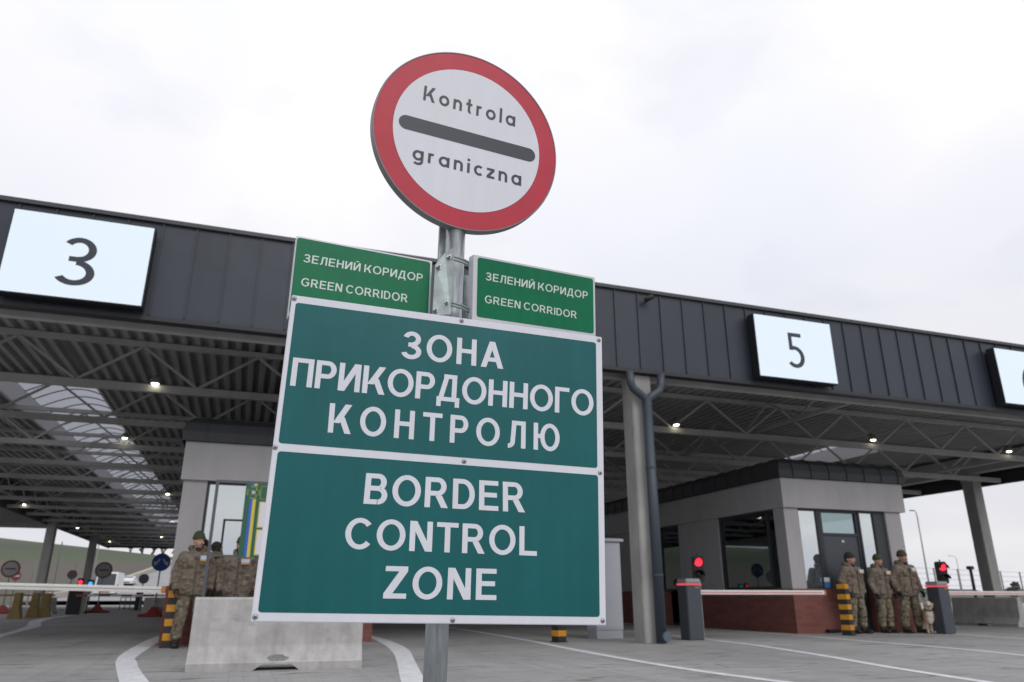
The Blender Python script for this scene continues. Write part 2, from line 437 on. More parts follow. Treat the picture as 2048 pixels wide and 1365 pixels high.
def mesh_wire_mat():
    m = bpy.data.materials.new('hill cover'); m.use_nodes = True
    t = m.node_tree; b = t.nodes['Principled BSDF']; b.inputs['Roughness'].default_value = 0.95
    tc = t.nodes.new('ShaderNodeTexCoord'); sp = t.nodes.new('ShaderNodeSeparateXYZ')
    t.links.new(tc.outputs['Object'], sp.inputs[0])
    nz = t.nodes.new('ShaderNodeTexNoise'); nz.inputs['Scale'].default_value = 0.05; nz.inputs['Detail'].default_value = 6
    mp = t.nodes.new('ShaderNodeMapping'); mp.inputs['Scale'].default_value = (0.4, 1.6, 1)
    t.links.new(tc.outputs['Object'], mp.inputs[0]); t.links.new(mp.outputs[0], nz.inputs['Vector'])
    ad = t.nodes.new('ShaderNodeMath'); ad.operation = 'MULTIPLY_ADD'
    t.links.new(nz.outputs['Fac'], ad.inputs[0]); ad.inputs[1].default_value = 3.0; t.links.new(sp.outputs[2], ad.inputs[2])
    mr = t.nodes.new('ShaderNodeMapRange'); mr.inputs['From Min'].default_value = 1.0; mr.inputs['From Max'].default_value = 17.0
    t.links.new(ad.outputs[0], mr.inputs['Value'])
    rp = t.nodes.new('ShaderNodeValToRGB'); el = rp.color_ramp.elements
    el[0].position = 0.0; el[0].color = (0.070, 0.078, 0.050, 1)
    el[1].position = 1.0; el[1].color = (0.085, 0.108, 0.052, 1)
    for p, c in ((0.22, (0.085, 0.090, 0.060)), (0.28, (0.105, 0.090, 0.080)), (0.47, (0.098, 0.088, 0.074)), (0.53, (0.072, 0.095, 0.050)), (0.75, (0.062, 0.075, 0.048))):
        q = el.new(p); q.color = (*c, 1)
    t.links.new(mr.outputs[0], rp.inputs[0]); t.links.new(rp.outputs[0], b.inputs['Base Color'])
    return m
hill_m = mesh_wire_mat()
ground_m = mat('rough grass ground', (0.085, 0.095, 0.060), 0.95, vary=0.3, vscale=0.08)

# ------------------------------------------------------------------ mesh collector
class MB:
    def __init__(s):
        s.v = []; s.f = []; s.mi = []; s.cur = 0; s.sm = []; s.smooth = False
    def m(s, i):
        s.cur = i; return s
    def add(s, vs, fs):
        o = len(s.v)
        s.v += [tuple(v) for v in vs]
        for f in fs:
            s.f.append(tuple(i + o for i in f)); s.mi.append(s.cur); s.sm.append(s.smooth)
    def box(s, x0, x1, y0, y1, z0, z1):
        s.add([(x0, y0, z0), (x1, y0, z0), (x1, y1, z0), (x0, y1, z0), (x0, y0, z1), (x1, y0, z1), (x1, y1, z1), (x0, y1, z1)],
              [(0, 3, 2, 1), (4, 5, 6, 7), (0, 1, 5, 4), (1, 2, 6, 5), (2, 3, 7, 6), (3, 0, 4, 7)])
    def bbox(s, x0, x1, y0, y1, z0, z1, b):
        bm = bmesh.new()
        bmesh.ops.create_cube(bm, size=1)
        for v in bm.verts:
            v.co = Vector(((x0 + x1) / 2 + v.co.x * (x1 - x0), (y0 + y1) / 2 + v.co.y * (y1 - y0), (z0 + z1) / 2 + v.co.z * (z1 - z0)))
        bmesh.ops.bevel(bm, geom=bm.edges[:], offset=b, segments=2, affect='EDGES')
        bm.verts.index_update()
        s.add([v.co.copy() for v in bm.verts], [[v.index for v in f.verts] for f in bm.faces])
        bm.free()
    def rings(s, rings, cap=True, close=True):
        n = len(rings[0]); vs = [p for r in rings for p in r]; fs = []
        for i in range(len(rings) - 1):
            for j in range(n if close else n - 1):
                k = (j + 1) % n
                fs.append((i * n + j, i * n + k, (i + 1) * n + k, (i + 1) * n + j))
        if cap:
            fs.append(tuple(reversed(range(n)))); fs.append(tuple((len(rings) - 1) * n + j for j in range(n)))
        s.add(vs, fs)
    def tube(s, p0, p1, r0, r1=None, n=8, cap=True):
        r1 = r0 if r1 is None else r1
        p0, p1 = Vector(p0), Vector(p1)
        q = (p1 - p0).to_track_quat('Z', 'Y')
        rs = []
        for p, r in ((p0, r0), (p1, r1)):
            rs.append([p + q @ Vector((r * math.cos(2 * math.pi * k / n), r * math.sin(2 * math.pi * k / n), 0)) for k in range(n)])
        s.rings(rs, cap)
    def path(s, pts, r, n=8):
        pts = [Vector(p) for p in pts]; rs = []
        for i, p in enumerate(pts):
            d = (pts[min(i + 1, len(pts) - 1)] - pts[max(i - 1, 0)])
            q = d.to_track_quat('Z', 'Y')
            rr = r[i] if isinstance(r, (list, tuple)) else r
            rs.append([p + q @ Vector((rr * math.cos(2 * math.pi * k / n), rr * math.sin(2 * math.pi * k / n), 0)) for k in range(n)])
        s.rings(rs)
    def bar(s, p0, p1, a, b, up=(0, 0, 1)):
        p0, p1 = Vector(p0), Vector(p1); d = (p1 - p0).normalized(); u = Vector(up)
        sx = d.cross(u).normalized(); uu = sx.cross(d)
        rs = [[p + sx * a * i / 2 + uu * b * j / 2 for i, j in ((-1, -1), (1, -1), (1, 1), (-1, 1))] for p in (p0, p1)]
        s.rings(rs)
    def cap(s, p0, p1, r0, r1=None, n=12, k=4):
        r1 = r0 if r1 is None else r1
        p0, p1 = Vector(p0), Vector(p1); d = p1 - p0
        if d.length < 1e-6: d = Vector((0, 0, 1e-5))
        q = d.to_track_quat('Z', 'Y'); rs = []
        for i in range(k + 1):
            a = -math.pi / 2 + (math.pi / 2) * i / k
            rs.append((p0, r0 * math.cos(a), r0 * math.sin(a)))
        for i in range(k + 1):
            a = (math.pi / 2) * i / k
            rs.append((p1, r1 * math.cos(a), r1 * math.sin(a)))
        s.rings([[p + q @ Vector((max(r, 1e-4) * math.cos(2 * math.pi * j / n), max(r, 1e-4) * math.sin(2 * math.pi * j / n), h)) for j in range(n)] for p, r, h in rs])
    def ell(s, c, r, rot=(0, 0, 0), n=18, k=10):
        c = Vector(c); q = Euler(rot).to_matrix(); rs = []
        for i in range(k + 1):
            a = -math.pi / 2 + math.pi * i / k; ca, sa = max(math.cos(a), 1e-3), math.sin(a)
            rs.append([c + q @ Vector((r[0] * ca * math.cos(2 * math.pi * j / n), r[1] * ca * math.sin(2 * math.pi * j / n), r[2] * sa)) for j in range(n)])
        s.rings(rs)
    def prism(s, poly, axis, a0, a1):
        def P(p, a):
            return {'x': (a, p[0], p[1]), 'y': (p[0], a, p[1]), 'z': (p[0], p[1], a)}[axis]
        s.rings([[P(p, a0) for p in poly], [P(p, a1) for p in poly]])
    def quad(s, a, b, c, d):
        s.add([a, b, c, d], [(0, 1, 2, 3)])
    def mesh(s, name, mats):
        me = bpy.data.meshes.new(name)
        me.from_pydata(s.v, [], s.f)
        for m_ in (mats if isinstance(mats, (list, tuple)) else [mats]):
            me.materials.append(m_)
        me.polygons.foreach_set('material_index', s.mi)
        me.polygons.foreach_set('use_smooth', s.sm)
        bm = bmesh.new(); bm.from_mesh(me)
        bmesh.ops.recalc_face_normals(bm, faces=bm.faces)
        bm.to_mesh(me); bm.free()
        me.update()
        return me

W = {}     # world matrix of each root
def tag(o, label=None, cat=None, group=None, kind=None):
    if label: o['label'] = label
    if cat: o['category'] = cat
    if group: o['group'] = group
    if kind: o['kind'] = kind
    return o
def thing(name, label, cat, loc=(0, 0, 0), rot=(0, 0, 0), group=None):
    o = bpy.data.objects.new(name, None)
    C.objects.link(o)
    o.empty_display_size = 0.2
    o.location = loc; o.rotation_euler = rot
    W[o.name] = (Matrix.Translation(Vector(loc)) @ Euler(rot).to_matrix().to_4x4()).inverted()
    return tag(o, label, cat, group)
def link(name, me, parent=None):
    o = bpy.data.objects.new(name, me)
    C.objects.link(o)
    if parent is not None: o.parent = parent
    return o
def root_of(o):
    while o.parent is not None: o = o.parent
    return o
def part(name, mb, mats, parent, local=False, label=None):
    me = mb.mesh(name, mats)
    if not local:
        me.transform(W[root_of(parent).name])
    o = link(name, me, parent)
    if label: o['label'] = label
    return o
def struct(name, mb, mats):
    o = link(name, mb.mesh(name, mats)); o['kind'] = 'structure'; return o
def single(name, mb, mats, label, cat, group=None, origin=None):
    me = mb.mesh(name, mats)
    o = link(name, me)
    if origin is not None:
        me.transform(Matrix.Translation(-Vector(origin))); o.location = origin
    return tag(o, label, cat, group)
def copy_tree(o, parent=None):
    c = o.copy(); C.objects.link(c); c.parent = parent
    for ch in [x for x in o.children]:
        copy_tree(ch, c)
    return c

# ------------------------------------------------------------------ stroke lettering
def glyph(ch, s, t):
    """list of quads (4 points) on a cap height of 1, and the advance width"""
    Q = []
    def V(x, y0=0, y1=1, ww=None): 
        ww = ww or s; Q.append([(x, y0), (x + ww, y0), (x + ww, y1), (x, y1)])
    def H(x0, x1, y, tt=None):
        tt = tt or t; Q.append([(x0, y), (x1, y), (x1, y + tt), (x0, y + tt)])
    def D(xb, xt, y0, y1, hw): Q.append([(xb, y0), (xb + hw, y0), (xt + hw, y1), (xt, y1)])
    def A(cx, cy, rx, ry, a0, a1, n=None, sx=None, ty=None):
        sx = sx or s; ty = ty or t
        n = n or max(6, int(abs(a1 - a0) / 9))
        for i in range(n):
            p = [R(a0 + (a1 - a0) * (i + k) / n) for k in (0, 1)]
            Q.append([(cx + (rx - sx) * math.cos(p[0]), cy + (ry - ty) * math.sin(p[0])), (cx + rx * math.cos(p[0]), cy + ry * math.sin(p[0])),
                      (cx + rx * math.cos(p[1]), cy + ry * math.sin(p[1])), (cx + (rx - sx) * math.cos(p[1]), cy + (ry - ty) * math.sin(p[1]))])
    d = s * 1.13
    if ch in 'OО':
        w_ = 0.94; A(w_ / 2, .5, w_ / 2, .515, 0, 360, 48); return Q, w_
    if ch in 'EЕ':
        V(0); H(s, .68, 0); H(s, .68, 1 - t); H(s, .63, .44); return Q, .70
    if ch in 'HН':
        V(0); V(.74 - s); H(s, .74 - s, .44); return Q, .74
    if ch in 'AА':
        D(0, .43 - d / 2, 0, 1, d); D(.86 - d, .43 - d / 2, 0, 1, d); H(.22, .64, .23); return Q, .86
    if ch in 'КK':
        V(0); D(s - .03, .79 - d * 1.12, .34, 1, d * 1.12); D(.82 - d * 1.12, s + .15, 0, .56, d * 1.06); return Q, .80
    if ch in 'TТ':
        V(.37 - s / 2, 0, 1 - t); H(0, .74, 1 - t); return Q, .74
    if ch == 'П':
        V(0, 0, 1 - t); V(.73 - s, 0, 1 - t); H(0, .73, 1 - t); return Q, .73
    if ch == 'Г':
        V(0, 0, 1 - t); H(0, .60, 1 - t); return Q, .60
    if ch in 'РP':
        V(0); H(s, .40, 1 - t); H(s, .40, .37); A(.40, .685, .30, .315, -90, 90); return Q, .71
    if ch == 'R':
        V(0); H(s, .42, 1 - t); H(s, .42, .39); A(.42, .695, .30, .305, -90, 90); D(.80 - d * 1.15, .34, 0, .41, d * 1.1); return Q, .80
    if ch == 'B':
        V(0); H(s, .42, 1 - t); H(s, .42, .46 - .02); H(s, .42, 0); A(.42, .74 - .02, .27, .28, -90, 90); A(.44, .295, .30, .295, -90, 90); return Q, .75
    if ch == 'D':
        V(0); H(s, .34, 1 - t); H(s, .34, 0); A(.34, .5, .42, .5, -90, 90, 24); return Q, .77
    if ch in 'CС':
        A(.46, .5, .46, .515, 40, 320, 36); return Q, .86
    if ch == 'G':
        A(.46, .5, .46, .515, 40, 322, 36); V(.86 - s, .14, .50); H(.50, .86, .40); return Q, .90
    if ch == 'N':
        V(0); V(.76 - s); D(.76 - s * 1.25, 0, 0, 1, s * 1.25); return Q, .76
    if ch in 'ИЙ':
        V(0); V(.76 - s); D(0, .76 - s * 1.25, 0, 1, s * 1.25)
        if ch == 'Й': A(.38, 1.22, .19, .15, 180, 360, 14, s * .75, t * .8)
        return Q, .76
    if ch == 'L':
        V(0); H(s, .64, 0); return Q, .65
    if ch == 'Z':
        H(0, .70, 1 - t); H(0, .70, 0); D(0, .70 - d * 1.3, t, 1 - t, d * 1.3); return Q, .70
    if ch == 'I':
        V(0); return Q, s
    if ch == 'З':
        A(.34, .735, .32, .28, 165, -90, 20); A(.34, .27, .36, .285, 90, -165, 22); H(.22, .36, .44, t); return Q, .71
    if ch == 'Л':
        V(.74 - s, 0, 1 - t); H(.17, .74, 1 - t); D(.12, .17, .22, 1 - t, s); A(.02, .22, .10 + s, .235, 0, -90, 8, s, t); return Q, .76
    if ch == 'Д':
        H(0, .86, 0); V(0, -.2, 0, s * .9); V(.86 - s * .9, -.2, 0, s * .9); V(.74 - s, t, 1 - t); D(.07, .24, t, 1 - t, s); H(.24, .74, 1 - t); return Q, .86
    if ch == 'Ю':
        V(0); H(s, .30, .44); A(.68, .5, .41, .515, 0, 360, 44); return Q, 1.09
    # lower case, x height .70
    x = .70
    if ch == 'o': A(.36, .35, .36, .36, 0, 360, 36); return Q, .72
    if ch == 'a': A(.36, .35, .36, .36, 0, 360, 36); V(.72 - s, 0, .70); return Q, .72
    if ch == 'n': V(0, 0, .70); A(.31, .40, .31, .31, 0, 150, 18); V(.62 - s, 0, .40); return Q, .62
    if ch == 'r': V(0, 0, .70); A(.27, .42, .27, .29, 60, 150, 10); return Q, .42
    if ch == 't': V(.13, .20, .98); H(0, .44, .70 - t); A(.13 + .20, .20, .20, .21, 180, 285, 10); return Q, .46
    if ch == 'l': V(0, 0, 1.02); return Q, s
    if ch == 'i': V(0, 0, .70); V(0, .83, 1.0); return Q, s
    if ch == 'c': A(.35, .35, .35, .36, 48, 312, 28); return Q, .60
    if ch == 'z': H(0, .54, .70 - t); H(0, .54, 0); D(0, .54 - d * 1.2, t, .70 - t, d * 1.2); return Q, .54
    if ch == 'g': A(.36, .35, .36, .36, 0, 360, 36); V(.72 - s, 0, .70); A(.36, -.02, .36, .30, 0, -140, 18); return Q, .72
    if ch == '3':
        A(.27, .745, .27, .26, 150, -90, 24); A(.26, .26, .30, .27, 90, -150, 26); H(.14, .28, .485, t * .95); return Q, .56
    if ch == '5':
        H(.06, .48, 1 - t); V(.06, .50, 1 - t, s * .9); A(.22, .31, .30, .315, 116, -140, 26); return Q, .54
    if ch == '6':
        A(.30, .31, .30, .32, 0, 360, 34); A(.52, .31, .52, .70, 180, 100, 16); return Q, .60
    return Q, .30
def lettering(mb, text, quad, y, s=.19, t=.165, gap=.12, space=.34, widths=None):
    """text laid on a quad given as BL, BR, TL, TR in the sign's own plane"""
    pen = 0; G = []
    for ch in text:
        if ch == ' ':
            pen += space - gap; continue
        q, w_ = glyph(ch, s, t)
        G.append((pen, q)); pen += w_ + gap
    tot = pen - gap
    bl, br, tl, tr = [Vector(p) for p in quad]
    k = 0
    for off, q in G:
        for i, poly in enumerate(q):
            pts = []
            for px_, py_ in poly:
                u = (off + px_) / tot
                p = (bl * (1 - u) + br * u) * (1 - py_) + (tl * (1 - u) + tr * u) * py_
                pts.append((p.x, y - 0.00004 * (i % 7), p.y))
            mb.add(pts, [(0, 1, 2, 3)])
def rrect(x0, x1, z0, z1, r, n=6):
    P = []
    for cx_, cz_, a in ((x1 - r, z0 + r, -90), (x1 - r, z1 - r, 0), (x0 + r, z1 - r, 90), (x0 + r, z0 + r, 180)):
        for i in range(n + 1):
            b = R(a + 90 * i / n); P.append((cx_ + r * math.cos(b), cz_ + r * math.sin(b)))
    return P
def flat(mb, poly, y):
    mb.add([(p[0], y, p[1]) for p in poly], [tuple(range(len(poly)))])
def circ(r, n=96, cx_=0, cz_=0):
    return [(cx_ + r * math.cos(2 * math.pi * i / n), cz_ + r * math.sin(2 * math.pi * i / n)) for i in range(n)]
def yaw_pitch_roll(a, b, c):
    return (Matrix.Rotation(a, 3, 'Z') @ Matrix.Rotation(b, 3, 'X') @ Matrix.Rotation(c, 3, 'Y')).to_euler()

# ================================================================== SETTING
def hz(x, y):
    a = 12.6 - 23 * (x / 230 + 0.135)
    a = min(17.5, a)
    a = max(2.2 + 0.8 * noise.noise((x * 0.006, 0, 3)), a)
    u = min(1, max(0, (y - 96) / 140)); u = u * u * (3 - 2 * u)
    return a * u
mb = MB()
mb.quad((-2500, -2500, 0), (2500, -2500, 0), (2500, 2500, 0), (-2500, 2500, 0))
struct('ground', mb, ground_m)
mb = MB()
mb.quad((-70, -40, 0.004), (110, -40, 0.004), (110, 96, 0.004), (-70, 96, 0.004))
struct('pavement', mb, paving)
mb = MB(); mb.smooth = True
nx, ny = 90, 40
vs_ = []
for j in range(ny + 1):
    for i in range(nx + 1):
        x = -320 + 900 * i / nx; y = 95 + 260 * (j / ny) ** 1.2
        vs_.append((x, y, hz(x, y) + 0.006 + (0.25 * noise.noise((x * .03, y * .03, 0)) if j > 6 else 0)))
mb.add(vs_, [(j * (nx + 1) + i, j * (nx + 1) + i + 1, (j + 1) * (nx + 1) + i + 1, (j + 1) * (nx + 1) + i) for j in range(ny) for i in range(nx)])
struct('hillside', mb, hill_m)
# pale road climbing the hillside
mb = MB()
prev = None
for k in range(24):
    y = 97 + 4.3 * k
    xl, xr = -22 + 0.42 * k, 6 + 0.2 * k
    row = [(xl, y, hz(xl, y) + 0.45), (xr, y, hz(xr, y) + 0.45)]
    if prev: mb.quad(prev[0], prev[1], row[1], row[0])
    prev = row
struct('road', mb, asph_l)
mb = MB()
for k in range(23):
    y0, y1 = 97 + 4.3 * k, 101.3 + 4.3 * k
    x0, x1 = -22.1 + .42 * k, -22.1 + .42 * (k + 1)
    mb.rings([[(x0 - .7, y0, hz(x0, y0)), (x0, y0, hz(x0, y0)), (x0, y0, hz(x0, y0) + 1.1), (x0 - .7, y0, hz(x0, y0) + 1.1)],
              [(x1 - .7, y1, hz(x1, y1)), (x1, y1, hz(x1, y1)), (x1, y1, hz(x1, y1) + 1.1), (x1 - .7, y1, hz(x1, y1) + 1.1)]])
single('embankment_kerb', mb, mat('pale kerb', (0.42, 0.39, 0.33), 0.9, vary=.1), 'pale concrete edge running along the road up the green hillside', 'kerb')

# painted lane lines
def strip(L, Rr, z=0.008):
    mb = MB()
    for i in range(len(L) - 1):
        mb.quad((*L[i], z), (*Rr[i], z), (*Rr[i + 1], z), (*L[i + 1], z))
    struct('lane_line', mb, linem)
def smooth_line(pts, w_):
    P = [Vector(p) for p in pts]; L = []; Rr = []
    for i, p in enumerate(P):
        d = (P[min(i + 1, len(P) - 1)] - P[max(i - 1, 0)]).normalized(); n = Vector((-d.y, d.x))
        L.append(tuple(p + n * w_ / 2)); Rr.append(tuple(p - n * w_ / 2))
    return L, Rr
def refine(pts, k=4):
    out_ = []
    P = [Vector(p) for p in pts]
    for i in range(len(P) - 1):
        p0, p1, p2, p3 = P[max(i - 1, 0)], P[i], P[i + 1], P[min(i + 2, len(P) - 1)]
        for j in range(k):
            t = j / k
            out_.append(0.5 * ((2 * p1) + (p2 - p0) * t + (2 * p0 - 5 * p1 + 4 * p2 - p3) * t * t + (3 * p1 - p0 - 3 * p2 + p3) * t ** 3))
    out_.append(P[-1])
    return [tuple(p) for p in out_]
strip(refine([(-1.56, 19), (-1.60, 16.6), (-1.54, 13.3), (-1.45, 11.98), (-1.36, 11.2), (-1.03, 8.95), (-.55, 5.8)]),
      refine([(-1.30, 19), (-1.31, 16), (-1.26, 12.5), (-1.16, 11.6), (-1.0, 10.4), (-0.75, 8.85), (-.24, 5.7)]))
strip(refine([(2.72, 17.3), (2.57, 14.44), (2.3, 11.98), (1.95, 9.84), (1.63, 8.01), (1.3, 5.9)]),
      refine([(2.88, 17.4), (2.87, 15.2), (2.71, 12.9), (2.36, 10.78), (1.87, 7.93), (1.58, 5.8)]))
strip(refine([(-4.80, 18.9), (-5.2, 22.5), (-5.75, 26.6), (-6.83, 32.0), (-7.4, 36.7), (-7.5, 42)]),
      refine([(-4.55, 18.8), (-4.95, 22.4), (-5.35, 26.4), (-6.3, 31.2), (-6.95, 36.6), (-7.1, 42)]))
for pts in ([(5.70, 34), (5.66, 21.0), (5.58, 17.5), (5.44, 14.5), (5.20, 11.8), (5.07, 9.13), (5.10, 7.67), (5.26, 6.4)],
            [(9.2, 34), (9.17, 17.5), (9.14, 15.4), (8.98, 13.8), (8.70, 11.87), (8.10, 9.53), (7.50, 7.63), (7.0, 5.6)],
            [(11.9, 24), (11.85, 18.3), (11.80, 14.7), (11.53, 12.5), (11.2, 9.82), (10.79, 8.3), (10.3, 6.8)],
            [(16.9, 18.6), (16.25, 16.0), (15.68, 13.92), (15.23, 11.89), (14.8, 10.0)]):
    strip(*smooth_line(refine(pts), 0.15))
mb = MB()
mb.prism([(5.66, 8.30), (6.20, 8.0), (6.30, 8.55), (5.80, 8.80)], 'z', 0.002, 0.009)
single('drain_cover', mb, mat('pale concrete lid', (0.27, 0.27, 0.265), 0.9, vary=.1), 'pale concrete lid set in the paving between two lane lines', 'drain cover', 'lids in the paving')
mb = MB()
mb.prism([(12.0, 10.3), (13.0, 10.1), (13.1, 10.75), (12.2, 10.95)], 'z', 0.002, 0.009)
single('drain_cover', mb, MATS['pale concrete lid'], 'pale concrete lid in the paving nearest the dog and the end lane line', 'drain cover', 'lids in the paving')

# ================================================================== CANOPY
CX0, CX1, CY0, CY1 = -11.9, 28.7, 12.85, 80.0
can = thing('canopy', 'long flat canopy with anthracite standing seam fascia on trusses over the border lanes', 'canopy', (8.4, CY0, 0))
mb = MB()
mb.box(CX0, CX1, CY0, CY0 + .10, 5.22, 6.93)
x = 6.766 - .542 * 60
while x < CX1 - .05:
    if x > CX0 + .05: mb.box(x - .012, x + .012, CY0 - .028, CY0, 5.24, 6.915)
    x += .542
part('fascia', mb, clad, can)
mb = MB()
mb.box(CX0 - .03, CX1 + .03, CY0 - .06, CY0 + .14, 6.935, 7.01)
part('coping', mb, mat('coping', (0.05, 0.053, 0.06), 0.4), can)
mb = MB()
mb.box(CX0 - .02, CX1 + .02, CY0 - .045, CY0 + .16, 5.14, 5.215)
part('drip_edge', mb, clad_dark, can)
for X in (CX0, CX1):
    sgn = 1 if X < 0 else -1
    mb = MB(); mb.box(min(X, X + .1 * sgn), max(X, X + .1 * sgn), CY0 + .17, CY1, 5.13, 7.0)
    part('side_fascia', mb, mat('side fascia', (0.03, 0.03, 0.034), 0.5), can)
mb = MB(); mb.box(CX0 + .11, CX1 - .11, CY1 - .1, CY1, 5.2, 7.0); part('rear_fascia', mb, MATS['side fascia'], can)
# corrugated deck in strips, openings for three skylights
SKY = [(-7.0, -4.40), (7.1, 9.7), (21.2, 23.8)]
SY0, SY1 = 22.6, 74.0
def deck(x0, x1, y0, y1):
    mb = MB(); prof = []; x = x0; p = .30
    while x < x1 - .01:
        for dx, z in ((0, 6.52), (.09, 6.52), (.125, 6.40), (.235, 6.40), (.27, 6.52)):
            if x + dx < x1: prof.append((x + dx, z))
        x += p
    prof.append((x1, 6.52))
    poly = [prof]
    n = len(prof)
    vs_ = [(a, y0, z) for a, z in prof] + [(a, y1, z) for a, z in prof]
    mb.add(vs_, [(i, i + 1, n + i + 1, n + i) for i in range(n - 1)])
    mb.quad((x0, y0, 6.75), (x1, y0, 6.75), (x1, y1, 6.75), (x0, y1, 6.75))
    part('roof_deck', mb, deckm, can)
lim = [CX0 + .1] + [v for s_ in SKY for v in s_] + [CX1 - .1]
for a, b in zip(lim[::2], lim[1::2]): deck(a, b, CY0 + .12, CY1 - .1)
for a, b in SKY:
    deck(a, b, CY0 + .12, SY0); deck(a, b, SY1, CY1 - .1)
kerbm = mat('skylight kerb', (0.72, 0.71, 0.70), 0.7)
for a, b in SKY:
    mb = MB()
    mb.box(a - .06, a, SY0, SY1, 6.37, 6.95); mb.box(b, b + .06, SY0, SY1, 6.37, 6.95)
    mb.box(a, b, SY0 - .06, SY0, 6.37, 6.95); mb.box(a, b, SY1, SY1 + .06, 6.37, 6.95)
    part('skylight_kerb', mb, kerbm, can)
    mb = MB(); mb.smooth = True
    arc = [(a + (b - a) * i / 12, 6.95 + .45 * math.sin(math.pi * i / 12)) for i in range(13)]
    vs_ = [(x, SY0, z) for x, z in arc] + [(x, SY1, z) for x, z in arc]
    mb.add(vs_, [(i, i + 1, 14 + i, 13 + i) for i in range(12)])
    mb.smooth = False; mb.cur = 1; y = SY0 + .5
    while y < SY1:
        for i in range(12):
            p, q = arc[i], arc[i + 1]
            mb.bar((p[0], y, p[1] - .03), (q[0], y, q[1] - .03), .032, .032)
        y += 1.05
    part('skylight_sheet', mb, [sky_sheet, mat('glazing bar', (0.18, 0.18, 0.19), 0.5)], can)
# trusses across
TY = [13.55] + [18.0 + 3.9 * k for k in range(16)]
for ti, Y in enumerate(TY):
    mb = MB()
    zt, zb = 6.30, 5.27
    mb.box(CX0 + .15, CX1 - .15, Y - .07, Y + .07, zb - .08, zb + .08)
    mb.box(CX0 + .15, CX1 - .15, Y - .06, Y + .06, zt - .06, zt + .06)
    x = CX0 + .5; up = False
    while x + 1.25 < CX1 - .2:
        mb.bar((x, Y, zb + .08 if not up else zt - .06), (x + 1.25, Y, zt - .06 if not up else zb + .08), .055, .055, (0, 1, 0))
        x += 1.25; up = not up
    part('truss', mb, steelp, can)
# bracing girders along the depth
for X in (-10.9, 3.2, 14.2, 25.6):
    mb = MB()
    mb.box(X - .05, X + .05, CY0 + .3, CY1 - .3, 5.46, 5.56)
    y = CY0 + .9; up = False
    while y + 1.3 < CY1 - .3:
        mb.bar((X, y, 5.56 if not up else 6.24), (X, y + 1.3, 6.24 if not up else 5.56), .06, .06, (1, 0, 0))
        y += 1.3; up = not up
    part('bracing_girder', mb, steelp, can)
# edge girders along both sides and the columns
for X in (-11.55, 28.10):
    mb = MB()
    mb.box(X - .22, X + .22, CY0 + .5, CY1 - .4, 5.62, 6.28)
    part('edge_girder', mb, beam_dark if X < 0 else steelp, can)
def column(x0, x1, y0, y1, top, label):
    mb = MB()
    mb.bbox(x0, x1, y0, y1, -.01, top, .018)
    mb.bbox(x0 - .10, x1 + .10, y0 + .03, y1 - .03, top - .34, top - .004, .02)
    return part('column', mb, concrete, can, label=label)
def col_plain(x0, x1, y0, y1, top):
    mb = MB(); mb.bbox(x0, x1, y0, y1, -.01, top, .018)
    return part('column', mb, concrete, can)
col_plain(7.12, 7.56, 12.94, 13.38, 5.13)
column(27.88, 28.38, 22.6, 23.1, 5.615, None)
for y in (41.5, 60.5): column(27.88, 28.38, y, y + .5, 5.615, None)
for y in (36.0, 54.6, 69.5): column(-11.79, -11.29, y, y + .6, 5.615, None)
# ceiling plates of the far end
# downpipe with a forked head
dp = thing('downpipe', 'dark blue grey rain pipe with forked head fixed to the concrete column', 'rain pipe', (7.37, 12.80, 0))
mb = MB(); mb.smooth = True
mb.tube((7.37, 12.80, 0.02), (7.37, 12.80, 4.62), .098, n=20)
part('pipe', mb, pipe_m, dp)
for sx_ in (-1, 1):
    mb = MB(); mb.smooth = True
    pts = [(7.37, 12.80, 4.55)] + [(7.37 + sx_ * (.34 - .34 * math.cos(R(a))), 12.80, 4.62 + .36 * math.sin(R(a))) for a in range(10, 91, 10)]
    pts = [(7.37, 12.80, 4.50), (7.37 + sx_ * .06, 12.80, 4.62), (7.37 + sx_ * .17, 12.80, 4.70), (7.37 + sx_ * .29, 12.80, 4.78), (7.37 + sx_ * .345, 12.80, 4.90), (7.37 + sx_ * .36, 12.80, 5.135)]
    mb.path(pts, .082, 16)
    part('branch', mb, pipe_m, dp)
mb = MB(); mb.tube((7.42, 12.66, .13), (7.42, 12.80, .13), .088, n=24); part('cleanout_cap', mb, mat('pipe cap', (0.10, 0.12, 0.15), .5), dp)
for z in (1.2, 3.2):
    mb = MB(); mb.tube((7.37, 12.80, z - .02), (7.37, 12.80, z + .02), .106, n=20); mb.box(7.34, 7.40, 12.89, 12.96, z - .02, z + .02)
    part('clamp', mb, pipe_m, dp)

# lane number screens
def screen(x0, digit, label, kx, dz):
    t = thing('lane_screen', label, 'lane screen', (x0 + 1.04, 12.66, 5.27), group='illuminated lane number screens on the fascia')
    mb = MB(); mb.box(x0, x0 + 2.08, 12.56, 12.78, 5.265, 6.705)
    part('casing', mb, black, t)
    for xx in (x0 + .35, x0 + 1.7):
        mb = MB(); mb.box(xx - .03, xx + .03, 12.78, 12.83, 5.3, 6.6)
        part('wall_bracket', mb, black, t)
    mb = MB(); mb.box(x0 + .02, x0 + 2.06, 12.545, 12.56, 5.285, 6.685)
    pan = part('display', mb, screen_e, t)
    mb = MB()
    lettering(mb, digit, kx, 12.541, s=.128, t=.112)
    part('number', mb, ink, pan)
screen(-4.06, '3', 'glowing white lane screen showing a large number 3', ((-3.30, 5.50), (-2.74, 5.50), (-3.27, 6.33), (-2.76, 6.33)), 0)
screen(10.0, '5', 'glowing white lane screen showing a number 5', ((10.80, 5.54), (11.25, 5.54), (10.80, 6.35), (11.25, 6.35)), 0)
